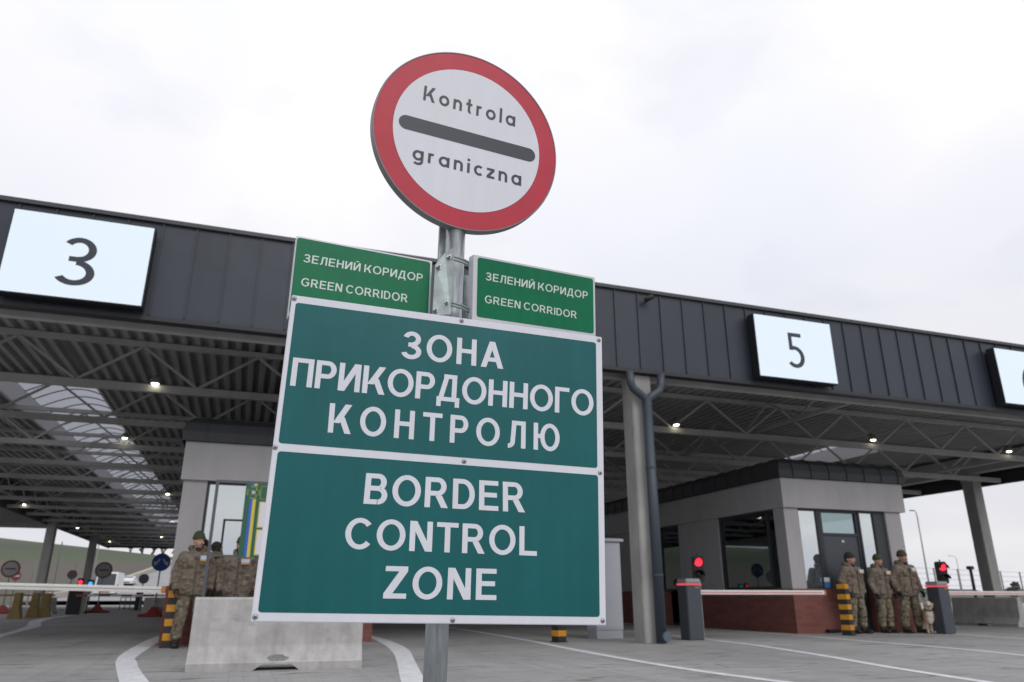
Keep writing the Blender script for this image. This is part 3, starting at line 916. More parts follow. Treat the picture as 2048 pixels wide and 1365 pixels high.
screen(17.13, '6', 'glowing white lane screen beyond the 5, cut off by the picture edge', ((17.86, 5.54), (18.38, 5.54), (17.86, 6.35), (18.38, 6.35)), 0)
# small camera on the fascia
sc_ = thing('security_camera', 'small dark camera sticking out from the upper fascia', 'camera', (7.5, 12.85, 6.75))
mb = MB(); mb.tube((7.5, 12.82, 6.74), (7.5, 12.76, 6.76), .03); part('mount', mb, black, sc_)
mb = MB(); mb.smooth = True; mb.tube((7.43, 12.74, 6.72), (7.58, 12.62, 6.80), .05, n=14); part('housing', mb, black, sc_)

# lamps hanging from the trusses
def lamp_proto():
    t = thing('ceiling_lamp', 'x', 'ceiling lamp', (0, 0, 0), group='round lamps lit under the canopy')
    mb = MB(); mb.smooth = True
    mb.rings([[(r_ * math.cos(2 * math.pi * k / 20), r_ * math.sin(2 * math.pi * k / 20), z) for k in range(20)] for r_, z in ((.05, .16), (.08, .14), (.12, .05), (.12, .0))], cap=True)
    part('housing', mb, mat('lamp housing', (.25, .25, .25), .5), t, local=True)
    mb = MB(); mb.smooth = True
    mb.rings([[(r_ * math.cos(2 * math.pi * k / 20), r_ * math.sin(2 * math.pi * k / 20), z) for k in range(20)] for r_, z in ((.001, -.045), (.05, -.038), (.082, -.004))], cap=False)
    part('lens', mb, lamp_e, t, local=True)
    mb = MB(); mb.box(-.02, .02, 0, .12, .165, .20); part('arm', mb, black, t, local=True)
    return t
LP = [(-2.28, 17.85, 5.365, 'brightest ceiling lamp under the canopy below the number 3 screen'),
      (-3.88, 25.62, 5.525, 'ceiling lamp glowing in front of the skylight strip'),
      (-3.52, 37.35, 5.26, 'ceiling lamp near the far end of the skylight strip by the booth wall'),
      (-10.95, 45.12, 5.36, 'ceiling lamp above the dark edge girder at the far left of the canopy'),
      (-10.48, 56.85, 5.15, 'small ceiling lamp between the two far columns'),
      (-6.07, 64.62, 5.233, 'small ceiling lamp at the far end next to the booth pillar'),
      (-10.76, 72.42, 5.30, 'small ceiling lamp at the rear edge above the bare trees'),
      (11.17, 17.84, 5.415, 'ceiling lamp under the canopy between the concrete column and screen 5'),
      (18.2, 17.84, 5.455, 'ceiling lamp above the right booth roof beyond screen 5'),
      (23.99, 17.84, 5.455, 'ceiling lamp near the concrete column at the outer canopy edge')]
lp0 = lamp_proto()
for i, (x, y, z, lab) in enumerate(LP):
    o = lp0 if i == 0 else copy_tree(lp0)
    o.location = (x, y, z); o['label'] = lab

# neighbouring canopy seen past the left edge
nb = thing('neighbour_canopy', 'grey ribbed canopy of the next building beyond the dark edge girder', 'canopy', (-27, 45, 0))
mb = MB(); mb.box(-48, -12.8, 50, 84, 7.25, 8.0); part('roof', mb, steelp, nb)
mb = MB()
for k in range(32): mb.box(-48, -12.8, 50.5 + k * 1.05, 50.65 + k * 1.05, 7.02, 7.248)
part('purlins', mb, deckm, nb)
for x in (-44, -32):
    mb = MB(); mb.box(x - .25, x + .25, 60, 60.5, 0, 7.25); part('column', mb, concrete, nb)

# ================================================================== BOOTHS
def booth(wide=False):
    t = thing('control_booth', 'x', 'control booth', (12.43, 15.3, 0), group='passport control booths between the lanes')
    x0, x1, y0, y1 = 12.43, 16.10, 15.3, 29.0
    # fascia band
    mb = MB()
    mb.box(x0 - .05, x1 + .13, y0 - .07, y0 + .18, 2.90, 3.62)
    mb.box(x0 - .05, x0 + .18, y0 + .181, y1, 2.90, 3.62); mb.box(x1 - .1, x1 + .13, y0 + .181, y1, 2.90, 3.62)
    part('parapet', mb, plaster, t)
    # rolled standing seam roof edge
    mb = MB(); mb.smooth = True
    sec = [(-.065, 3.625), (-.085, 3.80), (-.04, 3.98), (.10, 4.10), (.30, 4.15)]
    mx0, mx1, my0 = x0 - .05, x1 + .13, y0 - .07
    rows = []
    for d, z in sec:
        rows.append([(mx0 + d, y1, z), (mx0 + d, my0 + d, z), (mx1 - d, my0 + d, z), (mx1 - d, y1, z)])
    for a, b in zip(rows, rows[1:]):
        for i in range(3): mb.add([a[i], a[i + 1], b[i + 1], b[i]], [(0, 1, 2, 3)])
    r_ = rows[-1]; mb.add(r_, [(0, 1, 2, 3)])
    rf = part('roof', mb, mat('booth roof sheet', (0.035, 0.038, 0.044), .5), t)
    x = mx0 + .35
    while x < mx1 - .1:
        mb = MB()
        for a, b in zip(sec, sec[1:]): mb.bar((x, my0 + a[0] - .012, a[1]), (x, my0 + b[0] - .012, b[1] + .012), .018, .022, (1, 0, 0))
        part('seam', mb, MATS['booth roof sheet'], rf)
        x += .56
    y = my0 + .45
    while y < y1:
        mb = MB()
        for a, b in zip(sec, sec[1:]):
            mb.bar((mx0 + a[0] - .012, y, a[1]), (mx0 + b[0] - .012, y, b[1] + .012), .018, .022, (0, 1, 0))
        part('seam', mb, MATS['booth roof sheet'], rf)
        y += .56
    # plaster pillars above the brick
    for nm_, bx in (('pillar', (x0, x0 + .42, y0, y0 + .40, 1.0, 2.90)), ('wall', (x0, x0 + .25, y0 + 2.84, y0 + 4.90, 1.0, 2.90)), ('wall', (x0, x0 + .25, y0 + 7.3, y1, 1.0, 2.90)),
                    ('pillar', (x1 - .50, x1, y0, y0 + .40, 1.0, 2.90)), ('wall', (x1 - .25, x1, y0 + 4.5, y1, 1.0, 2.90))):
        mb = MB(); mb.box(*bx); part(nm_, mb, plaster, t)
    # brick base
    mb = MB()
    mb.box(x0 - .03, x0 + 1.25, y0 - .03, y0 + .25, 0, 1.0)
    mb.box(x0 + 2.34, x1 + .03, y0 - .03, y0 + .25, 0, 1.0)
    mb.box(x0 - .03, x0 + .25, y0 + .251, y0 + 4.95, 0, 1.0)
    mb.box(x0 - .03, x0 + .25, y0 + 5.95, y1, 0, 1.0)
    mb.box(x1 - .22, x1 + .03, y0 + .251, y1, 0, 1.0)
    part('brick_base', mb, brick, t)
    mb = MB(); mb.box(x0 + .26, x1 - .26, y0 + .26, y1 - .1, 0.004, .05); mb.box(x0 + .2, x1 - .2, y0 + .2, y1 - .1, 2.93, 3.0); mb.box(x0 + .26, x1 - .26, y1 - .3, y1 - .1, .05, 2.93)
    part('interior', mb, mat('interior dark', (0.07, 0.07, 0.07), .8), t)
    mb = MB(); mb.box(x0 + .5, x0 + 1.1, y0 + .7, y0 + 3.2, .72, .78); mb.box(x0 + .55, x0 + .6, y0 + .8, y0 + 3.1, .05, .72)
    part('counter', mb, mat('counter', (.3, .3, .3), .6), t)
    def win(xa, xb, za, zb, y, gl, nm='window'):
        mb = MB(); f = .05
        mb.box(xa, xb, y, y + .08, zb - f, zb); mb.box(xa, xb, y, y + .08, za, za + f)
        mb.box(xa, xa + f, y, y + .08, za + f, zb - f); mb.box(xb - f, xb, y, y + .08, za + f, zb - f)
        o = part(nm, mb, frame_m, t)
        mb = MB(); mb.box(xa + f, xb - f, y + .045, y + .053, za + f, zb - f); part('pane', mb, gl, o)
        return o
    # front: narrow window, door, narrow window
    win(x0 + .42, x0 + (2.28 if wide else 1.07), 1.0, 2.90, y0 + .05, glass)
    mb = MB(); mb.box(x0 + 2.87, x0 + 3.17, y0 + .06, y0 + .16, 1.0, 2.90); part('frame_panel', mb, frame_m, t)
    if wide:
        mb = MB(); mb.box(x0 + 2.28, x0 + 2.32, y0 + .04, y0 + .12, 1.0, 2.9); part('mullion', mb, frame_m, t)
        mb = MB(); mb.box(x0 + 1.251, x0 + 2.339, y0 - .03, y0 + .25, 0, 1.0); part('brick_panel', mb, brick, t)
    else:
        mb = MB(); mb.box(x0 + 1.07, x0 + 1.12, y0 + .04, y0 + .12, 1.0, 2.9); part('mullion', mb, frame_m, t)
        thing_door(t, x0 + 1.12, x0 + 2.32, y0)
    win(x0 + 2.32, x0 + 2.87, 1.0, 2.90, y0 + .05, glass)
    # long side: a wide window and a door beyond the wall
    def winx(ya, yb, za, zb, nm='window', bars=()):
        mb = MB(); f = .06; X = x0 + .06
        mb.box(X, X + .08, ya, yb, zb - f, zb); mb.box(X, X + .08, ya, yb, za, za + f)
        mb.box(X, X + .08, ya, ya + f, za + f, zb - f); mb.box(X, X + .08, yb - f, yb, za + f, zb - f)
        for q in bars: mb.box(X, X + .08, q - .03, q + .03, za + f, zb - f)
        o = part(nm, mb, frame_m, t)
        mb = MB(); mb.box(X + .045, X + .053, ya + f, yb - f, za + f, zb - f); part('pane', mb, glass_side, o)
    winx(y0 + .40, y0 + 2.84, 1.0, 2.90, bars=(y0 + .78,))
    winx(y0 + 4.90, y0 + 7.3, 1.0, 2.90, bars=(y0 + 6.1,))
    X = x0 + .22
    for ya, yb, za, zb, m_ in ((16.55, 17.35, 1.93, 2.14, paper_m), (15.86, 16.35, 1.98, 2.16, flagblue), (17.3, 17.9, 1.88, 2.0, flagyel), (17.75, 17.95, 1.9, 2.2, flagyel)):
        mb = MB(); mb.box(X, X + .01, ya, yb, za, zb); part('notice', mb, m_, t)
    for ya, yb, za, zb in ((17.3, 17.52, 1.18, 1.72), (16.8, 17.08, 1.4, 1.72), (16.1, 16.6, 1.15, 1.85)):
        mb = MB(); mb.box(X + .6, X + .62, ya, yb, za, zb); part('screen', mb, mat('monitor back', (.16, .16, .17), .6), t)
    mb = MB(); mb.box(x0 + .98, x0 + 1.14, y0 + .02, y0 + .035, 1.16, 1.26); n_ = part('notice', mb, paper_m, t)
    mb = MB(); mb.box(x0 + .98, x0 + 1.14, y0 + .02, y0 + .035, 1.02, 1.155); part('notice', mb, flagblue, t)
    mb = MB(); mb.bbox(x0 + .75, x0 + 1.12, y0 - .18, y0 - .04, .03, .09, .02); part('foot_scraper', mb, black, t)
    return t
glass_side = glass_mat('side window glass', 0.16, (0.9, 0.95, 1.0))
def thing_door(t, xa, xb, y0):
    mb = MB()
    mb.box(xa, xa + .07, y0 + .08, y0 + .18, 0.01, 2.90); mb.box(xb - .07, xb, y0 + .08, y0 + .18, 0.01, 2.90)
    mb.box(xa + .07, xb - .07, y0 + .08, y0 + .18, 2.83, 2.90); mb.box(xa + .07, xb - .07, y0 + .08, y0 + .18, 2.27, 2.33)
    part('door_frame', mb, frame_m, t)
    mb = MB(); mb.box(xa + .07, xb - .07, y0 + .11, y0 + .16, .02, 2.27)
    d = part('door', mb, door_m, t)
    mb = MB(); mb.box(xa + .13, xa + .17, y0 + .05, y0 + .11, .95, 1.2); part('handle', mb, bolt_m, d)
    mb = MB(); mb.box((xa + xb) / 2 + .03, (xa + xb) / 2 + .10, y0 + .10, y0 + .11, 2.11, 2.16); part('door_plate', mb, paper_m, d)
    mb = MB(); mb.box(xa + .07, xb - .07, y0 + .125, y0 + .133, 2.33, 2.83); part('transom', mb, glass_t, t)
bt = booth()
bt['label'] = 'grey control booth on red brick base with the door behind three standing guards'
bt2 = booth(True)
bt2.location = (12.43 - 13.63, 15.3, 0)
bt2['label'] = 'grey control booth behind the notice board, half hidden by the big green sign'

# ================================================================== ROADSIDE SIGN
pole = thing('sign_pole', 'galvanised steel post carrying the round sign and the green boards', 'post', (0.49, 2.02, 0))
mb = MB(); mb.smooth = True
mb.tube((0.488, 2.02, 0), (0.528, 2.02, 2.32), .0305, n=28)
part('tube', mb, galv, pole)
mb = MB()
mb.rings([[(x + dx, y, z) for dx, y in ((-.012, 2.046), (.012, 2.046), (.012, 2.062), (-.012, 2.062))] for x, z in ((.482, 1.40), (.492, 2.25))])
part('back_rail', mb, galv2, pole)
mb = MB(); mb.smooth = True
mb.tube((.556, 2.04, 1.55), (.560, 2.04, 1.745), .011, n=14)
part('bracket_tube', mb, galv2, pole)
mb = MB()
pl = [(0.447, 1.735), (0.476, 1.779), (0.502, 1.798), (0.497, 1.580), (0.444, 1.574)]
mb.rings([[(x, 1.968 - (.010 if i in (2, 3) else 0), z) for i, (x, z) in enumerate(pl)], [(x, 1.971 - (.010 if i in (2, 3) else 0), z) for i, (x, z) in enumerate(pl)]])
br_ = part('bracket_plate', mb, galv2, pole)
for x, z in ((0.487, 1.763), (0.457, 1.727), (0.484, 1.615), (0.452, 1.588)):
    mb = MB(); mb.tube((x, 1.970, z), (x, 1.957, z), .0062, n=6); mb.tube((x, 1.957, z), (x, 1.946, z), .0034, n=8); mb.tube((x, 1.966, z), (x, 1.9635, z), .0080, n=14)
    part('bolt', mb, bolt_m, br_)
for z in (1.767, 1.757, 1.617, 1.608):
    mb = MB(); mb.smooth = True
    mb.path([(.496, 1.962, z + .002), (.510, 1.966, z + .002), (.530, 1.966, z - .001), (.552, 1.976, z - .004), (.573, 1.990, z - .007)], .0040, 8)
    part('u_bolt', mb, galv2, pole)
mb = MB()
mb.box(.474, .575, 2.0525, 2.0605, 2.10, 2.135)
mb.box(.500, .555, 2.004, 2.018, 2.10, 2.135)
part('sign_clamp', mb, galv2, pole)

def sign_root(name, label, cat, c, ypr):
    return thing(name, label, cat, c, tuple(yaw_pitch_roll(*ypr)))
# round sign
Y0 = 1.967
rs = sign_root('round_sign', 'round red rimmed white sign reading Kontrola graniczna on top of the post', 'road sign', (.542, Y0, 2.19), (.067, .071, .034))
mb = MB(); mb.smooth = False
mb.rings([[(x, yy, z) for x, z in circ(r_, 128)] for r_, yy in ((.304, .030), (.313, .030), (.3135, .024), (.3135, .002), (.312, -.001), (.309, -.001), (.308, .004))], cap=False)
part('rim', mb, rimgrey, rs, local=True)
mb = MB(); mb.rings([[(x, yy, z) for x, z in circ(.3095, 128)] for yy in (.0005, .008)]); plate = part('plate', mb, red_sheet, rs, local=True)
mb = MB(); flat(mb, circ(.249, 128), -.0004); disc = part('white_disc', mb, white_sheet, rs, local=True)
mb = MB()
bar_ = []
for i in range(17): a = R(90 + 180 * i / 16); bar_.append((-.207 + .0245 * math.cos(a), .001 + .0245 * math.sin(a)))
for i in range(17): a = R(-90 + 180 * i / 16); bar_.append((.210 + .0245 * math.cos(a), .005 + .0245 * math.sin(a)))
flat(mb, bar_, -.0009); part('bar', mb, ink, disc, local=True)
mb = MB(); lettering(mb, 'Kontrola', ((-.1625, .0952), (.1555, .094), (-.1625, .1485), (.1545, .1475)), -.0009, s=.178, t=.168, gap=.29); part('lettering', mb, ink, disc, local=True)
mb = MB(); lettering(mb, 'graniczna', ((-.177, -.119), (.1905, -.1155), (-.178, -.070), (.189, -.0640)), -.0009, s=.178, t=.168, gap=.29); part('lettering', mb, ink, disc, local=True)
# big border zone board
bz = sign_root('zone_board', 'large teal two panel board reading border control zone in two languages', 'sign board', (.505, 1.957, 1.153), (-.011, .020, .019))
mb = MB(); mb.bbox(-.4625, .4625, 0, .010, -.4165, .4165, .002); bp_ = part('backing', mb, white_sheet, bz, local=True)
mb = MB(); flat(mb, rrect(-.4502, .4417, .0110, .3955, .008), -.0006); g1 = part('panel', mb, teal, bz, local=True)
mb = MB(); flat(mb, rrect(-.4488, .4432, -.3950, -.0095, .008), -.0006); g2 = part('panel', mb, teal, bz, local=True)
yl = -.0012
for txt, q, par, gp in (('ЗОНА', ((-.1536, .2745), (.1454, .2765), (-.153, .3535), (.1440, .3555)), g1, .17),
                   ('ПРИКОРДОННОГО', ((-.4395, .1636), (.4305, .1639), (-.4395, .2409), (.4314, .2415)), g1, .085),
                   ('КОНТРОЛЮ', ((-.3310, .0489), (.3227, .0497), (-.3324, .1273), (.3224, .1274)), g1, .31),
                   ('BORDER', ((-.2228, -.1283), (.2214, -.1270), (-.222, -.0494), (.2180, -.0465)), g2, .14),
                   ('CONTROL', ((-.2610, -.2411), (.2579, -.2410), (-.2622, -.1655), (.2568, -.1642)), g2, .14),
                   ('ZONE', ((-.154, -.3582), (.1466, -.3568), (-.1520, -.2800), (.1450, -.2785)), g2, .17)):
    mb = MB(); lettering(mb, txt, q, yl, s=.185, t=.158, gap=gp); part('lettering', mb, white_sheet, par, local=True)
for x, z in ((-.4565, -.0005), (.0408, .0008), (.4500, -.002), (-.4535, -.405), (.0295, -.4075), (.4520, -.4045), (.4515, .4050), (.0144, .4075), (-.4555, .4060)):
    mb = MB(); mb.smooth = True
    mb.rings([[(x + r_ * math.cos(2 * math.pi * k / 14), yy, z + r_ * math.sin(2 * math.pi * k / 14)) for k in range(14)] for r_, yy in ((.0068, 0), (.0066, -.0012), (.0045, -.0030), (.0012, -.0036))])
    sc1 = part('screw', mb, bolt_m, bz, local=True)
    mb = MB(); mb.box(x - .0026, x + .0026, -.0042, -.0037, z - .0008, z + .0008); mb.box(x - .0008, x + .0008, -.00425, -.00421, z - .0026, z + .0026); part('slot', mb, black, sc1, local=True)
# two green corridor plates
def corridor(label, c, ypr, hw, z0, z1, fx0, fx1, fz0, fz1, la, lb, inner):
    t = sign_root('corridor_plate', label, 'sign plate', c, ypr)
    t['group'] = 'green corridor plates on the post'
    mb = MB()
    mb.bbox(-hw, hw, 0, .003, z0, z1, .001)
    mb.box(-hw, -hw + .003, .003, .030, z0 + .001, z1 - .001); mb.box(hw - .003, hw, .003, .030, z0 + .001, z1 - .001)
    mb.box(-hw + .003, hw - .003, .003, .024, z1 - .004, z1 - .001)
    part('plate', mb, mat('corridor plate', (.60, .61, .64), .45, .2, vary=.05), t, local=True)
    mb = MB(); flat(mb, rrect(fx0, fx1, fz0, fz1, .008), -.0006); f = part('field', mb, green, t, local=True)
    mb = MB(); lettering(mb, 'ЗЕЛЕНИЙ КОРИДОР', la, -.0012, s=.165, t=.145, gap=.155, space=.42); part('lettering', mb, letter_white, f, local=True)
    mb = MB(); lettering(mb, 'GREEN CORRIDOR', lb, -.0012, s=.165, t=.145, gap=.155, space=.42); part('lettering', mb, letter_white, f, local=True)
corridor('green plate reading green corridor on the side of the number 3 screen', (.246, 1.987, 1.641), (.085, .002, .004), .200, -.12, .1225, -.1985, .1940, -.112, .1175,
         ((-.1758, .0456), (.1719, .0485), (-.1748, .0704), (.1730, .0738)), ((-.1757, -.0266), (.1302, -.0251), (-.1748, -.0022), (.1299, .0005)), 1)
corridor('green plate reading green corridor on the side of the number 5 screen', (.778, 1.987, 1.686), (.181, .105, -.049), .223, -.118, .098, -.2085, .2150, -.093, .0915,
         ((-.1817, .0244), (.1921, .0194), (-.1802, .0490), (.1930, .0440)), ((-.1831, -.0466), (.1484, -.0515), (-.1819, -.0228), (.1490, -.0280)), -1)

# ================================================================== CONCRETE BARRIERS
def jersey(length, label, loc, rotz, wid=.46):
    t = thing('concrete_barrier', label, 'concrete barrier', loc, (0, 0, rotz), group='concrete road barriers')
    hb, hm, ht = wid / 2, .125, .078
    xs = [(-length / 2, 0), (-length / 2 + .001, 0), (-.26, 0), (-.17, .062), (.17, .062), (.26, 0), (length / 2, 0)]
    rs = []
    for x, zb in xs:
        half = [(hb - .0, zb), (hb, .085), (hb - .02, .10), (hm + .008, .245), (hm, .27), (ht, .775), (ht - .02, .80)]
        rs.append([(x, -y, z) for y, z in half] + [(x, y, z) for y, z in reversed(half)])
    mb = MB(); mb.rings([rs[0]] + rs[2:])
    b = part('body', mb, jersey_m, t, local=True)
    for hx in (-length * .315, length * .315):
        mb = MB(); mb.tube((hx, -.1135, .355), (hx, -.09, .355), .018, n=14); part('lifting_hole', mb, black, b, local=True)
    return t
j1 = jersey(1.96, 'pale concrete road barrier standing below the corner of the big green sign', (.515, 9.95, 0.004), R(-2))
j2 = jersey(2.2, 'shaded concrete road barrier beyond the barrier gate and dog', (21.27, 17.6, .004), R(90) + R(180))
j3 = jersey(2.0, 'dark concrete barrier with a red cone foot under the boom end', (-2.9, 38.3, .004), R(0), .7)
for i, (x, y, lab) in enumerate(((-9.05, 46.2, 'dark concrete barrier between ochre supports and black gate cabinet, the one by the supports'), (-8.0, 47.4, 'dark concrete barrier right beside the black gate cabinet'))):
    jersey(1.3, lab, (x, y, .004), R(90) + i * .15)
# worn patch above the notch
mb = MB(); P = []
for i in range(26):
    a = 2 * math.pi * i / 26; rr = 1 + .35 * noise.noise((math.cos(a) * 1.7, math.sin(a) * 1.7, 4)); P.append((.115 * rr * math.cos(a), .13 + .042 * rr * math.sin(a)))
def front_y(z): return -(.21 + (.133 - .21) * (z - .10) / .145) - .0015
mb.add([(x, front_y(z), z) for x, z in P], [tuple(range(len(P)))])
part('worn_patch', mb, mat('worn concrete', (.205, .20, .195), .9, vary=.2, vscale=30), j1.children[0], local=True)

# ================================================================== BOLLARDS
def bollard():
    t = thing('striped_bollard', 'x', 'bollard', (0, 0, 0), group='black and yellow striped bollards')
    hw = .098
    mb = MB(); n = 10
    z = 0.0
    for i in range(n):
        mb.cur = 1 if i % 2 == 0 else 0
        zt = z + .105
        mb.box(-hw, hw, -hw, hw, z, zt - .0004) if i < n - 1 else mb.bbox(-hw, hw, -hw, hw, z, zt, .012)
        z = zt
    part('post', mb, [yellow, blackb], t, local=True)
    mb = MB(); mb.box(-.12, .12, -.12, .12, .002, .016); part('base_plate', mb, blackb, t, local=True)
    return t
b0 = bollard()
for i, (x, y, rz, s, lab) in enumerate(((12.95, 14.25, .42, 1.03, 'striped bollard standing beside the guards in front of the right booth'),
                                     (-1.00, 14.6, .05, 1.08, 'striped bollard next to the guard at the end of the long white boom'),
                                     (5.80, 13.88, .3, 1.0, 'striped bollard whose foot shows below the big green sign'))):
    o = b0 if i == 0 else copy_tree(b0)
    o.location = (x, y, .006); o.rotation_euler = (0, 0, rz); o.scale = (s * (1.18 if i == 1 else 1), s * (1.18 if i == 1 else 1), s); o['label'] = lab

# ================================================================== BARRIER GATES
def gate(label, loc, length, ang=0, cap_r=True, red=True):
    t = thing('barrier_gate', label, 'barrier gate', loc, group='boom barrier gates at the lanes')
    mb = MB(); mb.bbox(-.17, .17, -.17, .17, .004, 1.03, .015); part('cabinet', mb, mach_m, t, local=True)
    mb = MB(); mb.bbox(-.175, .175, -.175, .175, 1.075, 1.16, .02); part('lid', mb, mat('gate lid', (.30, .31, .33), .5), t, local=True)
    mb = MB(); mb.box(-.178, .178, -.178, .178, 1.032, 1.073); part('light_band', mb, emit('red band', (.85, .10, .14), .75), t, local=True)
    mb = MB(); mb.box(.10, .25, .02, .06, .80, .98); part('boom_flange', mb, galv2, t, local=True)
    mb = MB(); mb.bbox(.20, length, -.035, .015, .855, .945, .012); b = part('boom', mb, boom_m, t, local=True)
    mb = MB(); mb.box(.26, length - .06, -.0385, -.0365, .890, .912); part('reflective_strip', mb, mat('red strip', (.62, .22, .22), .5), b, local=True)
    mb = MB(); mb.bbox(length + .001, length + .04, -.038, .018, .85, .95, .006); part('boom_end', mb, mat('boom end orange', (.55, .20, .05), .6), b, local=True)
    mb = MB(); mb.box(.03, .12, -.174, -.1715, .985, 1.0); part('badge', mb, mat('badge amber', (.55, .30, .03), .5), t, local=True)
    return t
gate('dark barrier gate by the downpipe with its boom across the brick booth base', (8.62, 13.75, 0), 3.35)
gate('dark barrier gate beside the dog with its boom running out of the picture', (15.62, 14.12, 0), 5.2)
# long boom on the left, its cabinet out of the picture
t = thing('barrier_gate', 'long white boom crossing the lane towards the striped bollard on the number 3 side', 'barrier gate', (-5.6, 14.5, 0), group='boom barrier gates at the lanes')
mb = MB(); mb.bbox(-.17, .17, -.17, .17, .004, 1.03, .015); part('cabinet', mb, mach_m, t, local=True)
mb = MB(); mb.rings([[(x, yy, z0 + zz_) for yy, zz_ in ((-.03, -.05), (.03, -.05), (.035, -.02), (.035, .03), (.02, .05), (-.02, .05), (-.035, .03), (-.035, -.02))] for x, z0 in ((.2, 1.015), (4.36, .925))])
bm_ = part('boom', mb, boom_m, t, local=True)
mb = MB(); mb.rings([[(x, yy, z0 + zz_) for yy, zz_ in ((-.0385, -.004), (-.0365, -.004), (-.0365, .006), (-.0385, .006))] for x, z0 in ((.2, 1.015), (4.36, .925))]); part('groove', mb, rimgrey, bm_, local=True)
mb = MB(); mb.bbox(4.362, 4.43, -.04, .04, .87, .985, .008); part('boom_end', mb, MATS['boom end orange'], bm_, local=True)
# far gate
t = thing('barrier_gate', 'far red and white boom on a black cabinet beyond the long white boom', 'barrier gate', (-7.56, 43.7, 0), group='boom barrier gates at the lanes')
mb = MB(); mb.bbox(-.3, .3, -.25, .25, .004, 1.25, .03); part('cabinet', mb, black, t, local=True)
mb = MB(); mb.m(0)
for k in range(8): mb.cur = k % 2; mb.box(-.2 + 0 + k * .5 + .25, .3 + k * .5 + .249, -.31, -.27, .84, .95)
part('boom', mb, [mat('faded red', (.33, .10, .09), .6), boom_m], t, local=True)
t = thing('barrier_gate', 'far pink boom crossing behind the ochre supports', 'barrier gate', (-11.2, 42.0, 0), group='boom barrier gates at the lanes')
mb = MB(); mb.bbox(-.3, .3, -.25, .25, .004, 1.1, .03); part('cabinet', mb, black, t, local=True)
mb = MB(); mb.box(.25, 3.1, -.31, -.27, .86, .94); part('boom', mb, MATS['faded red'], t, local=True)

# traffic signals
def signal(label, loc, rz):
    t = thing('traffic_signal', label, 'traffic signal', loc, (0, 0, rz), group='small traffic signals showing red')
    mb = MB(); mb.tube((0, .02, 0.004), (0, .02, 1.12), .03, n=10); part('post', mb, galv, t, local=True)
    mb = MB(); mb.bbox(-.115, .115, -.06, .10, 1.12, 1.63, .02); mb.tube((0, .02, 1.63), (0, .02, 1.68), .015); h = part('housing', mb, black, t, local=True)
    for z, m_ in ((1.50, red_e), (1.26, mat('unlit lens', (.01, .015, .012), .25))):
        mb = MB(); mb.smooth = True
        mb.rings([[(r_ * math.cos(2 * math.pi * k / 18), yy, z + r_ * math.sin(2 * math.pi * k / 18)) for k in range(18)] for r_, yy in ((.088, -.062), (.07, -.075), (.002, -.085))], cap=False)
        part('lens', mb, m_, h, local=True)
        mb = MB(); mb.smooth = True
        arc = [R(a) for a in range(-10, 191, 20)]
        mb.rings([[(rr * math.cos(a), yy, z + rr * math.sin(a) - dz) for a in arc] for rr, yy, dz in ((.098, -.06, 0), (.098, -.20, .02))], cap=False, close=False)
        part('visor', mb, black, h, local=True)
    return t
signal('small traffic signal lit red behind the barrier gate next to the downpipe', (9.02, 13.98, 0), R(-22))
signal('small traffic signal lit red behind the barrier gate next to the dog', (16.12, 14.35, 0), R(-22))

# grey electrical cabinet
t = thing('utility_cabinet', 'tall light grey utility cabinet partly behind the big green sign', 'cabinet', (7.28, 14.9, 0))
mb = MB(); mb.bbox(6.99, 7.60, 14.72, 15.20, .17, 1.93, .008); part('body', mb, cabinet_m, t)
mb = MB(); mb.box(7.0, 7.59, 14.735, 15.19, .004, .168); part('plinth', mb, mat('plinth', (.38, .39, .42), .6), t)
mb = MB(); mb.prism([(14.66, 1.932), (15.25, 1.932), (15.25, 1.965), (14.95, 2.02), (14.66, 1.985)], 'x', 6.93, 7.66); part('lid', mb, cabinet_m, t)
mb = MB(); mb.box(7.03, 7.57, 14.710, 14.7195, .22, 1.90); d_ = part('door', mb, cabinet_m, t)
mb = MB(); mb.box(7.08, 7.10, 14.695, 14.7095, .95, 1.12); part('handle', mb, black, d_)

# notice board on posts
t = thing('notice_board', 'green notice board with blue and yellow stripe on a grey metal frame', 'notice board', (0.2, 12.2, 0))
stand_m = mat('stand grey', (0.085, 0.092, 0.105), .5)
for x in (-.50, 1.0):
    mb = MB(); mb.box(x, x + .045, 12.2, 12.245, 0.004, 2.50); part('leg', mb, stand_m, t)
mb = MB(); mb.box(-.455, 1.0, 12.2, 12.24, 2.46, 2.50); part('rail', mb, stand_m, t)
mb = MB(); mb.box(-.455, 1.0, 12.205, 12.235, 1.375, 1.40)
part('rail', mb, stand_m, t)
mb = MB(); mb.box(-.063, 1.0, 12.17, 12.199, 1.37, 2.46); pn = part('panel', mb, dkgreen, t)
mb = MB(); mb.box(.012, .055, 12.167, 12.1695, 1.37, 2.46); part('stripe', mb, mat('stripe blue', (.03, .11, .50), .5), pn)
mb = MB(); mb.box(.055, .102, 12.167, 12.1695, 1.37, 2.46); part('stripe', mb, mat('stripe yellow', (.60, .50, .06), .5), pn)
mb = MB()
def cross(k):
    return [(.055 + k * x, 2.325 + k * z) for x, z in ((-.035, .035), (-.05, .10), (.05, .10), (.035, .035), (.10, .05), (.10, -.05), (.035, -.035), (.05, -.10), (-.05, -.10), (-.035, -.035), (-.10, -.05), (-.10, .05))]
flat(mb, cross(1.0), 12.1655); em = part('emblem', mb, emblem_y, pn)
mb = MB(); flat(mb, cross(.72), 12.1645); part('emblem_field', mb, dkgreen, em)
mb = MB(); flat(mb, circ(.030, 20, .055, 2.325), 12.1635); part('emblem_centre', mb, mat('emblem silver', (.42, .44, .44), .5), em)
mb = MB()
for a, b, c, d in ((.155, .50, 2.415, 2.43), (.155, .50, 2.22, 2.235), (.155, .17, 2.235, 2.415)): mb.box(a, b, 12.167, 12.1695, c, d)
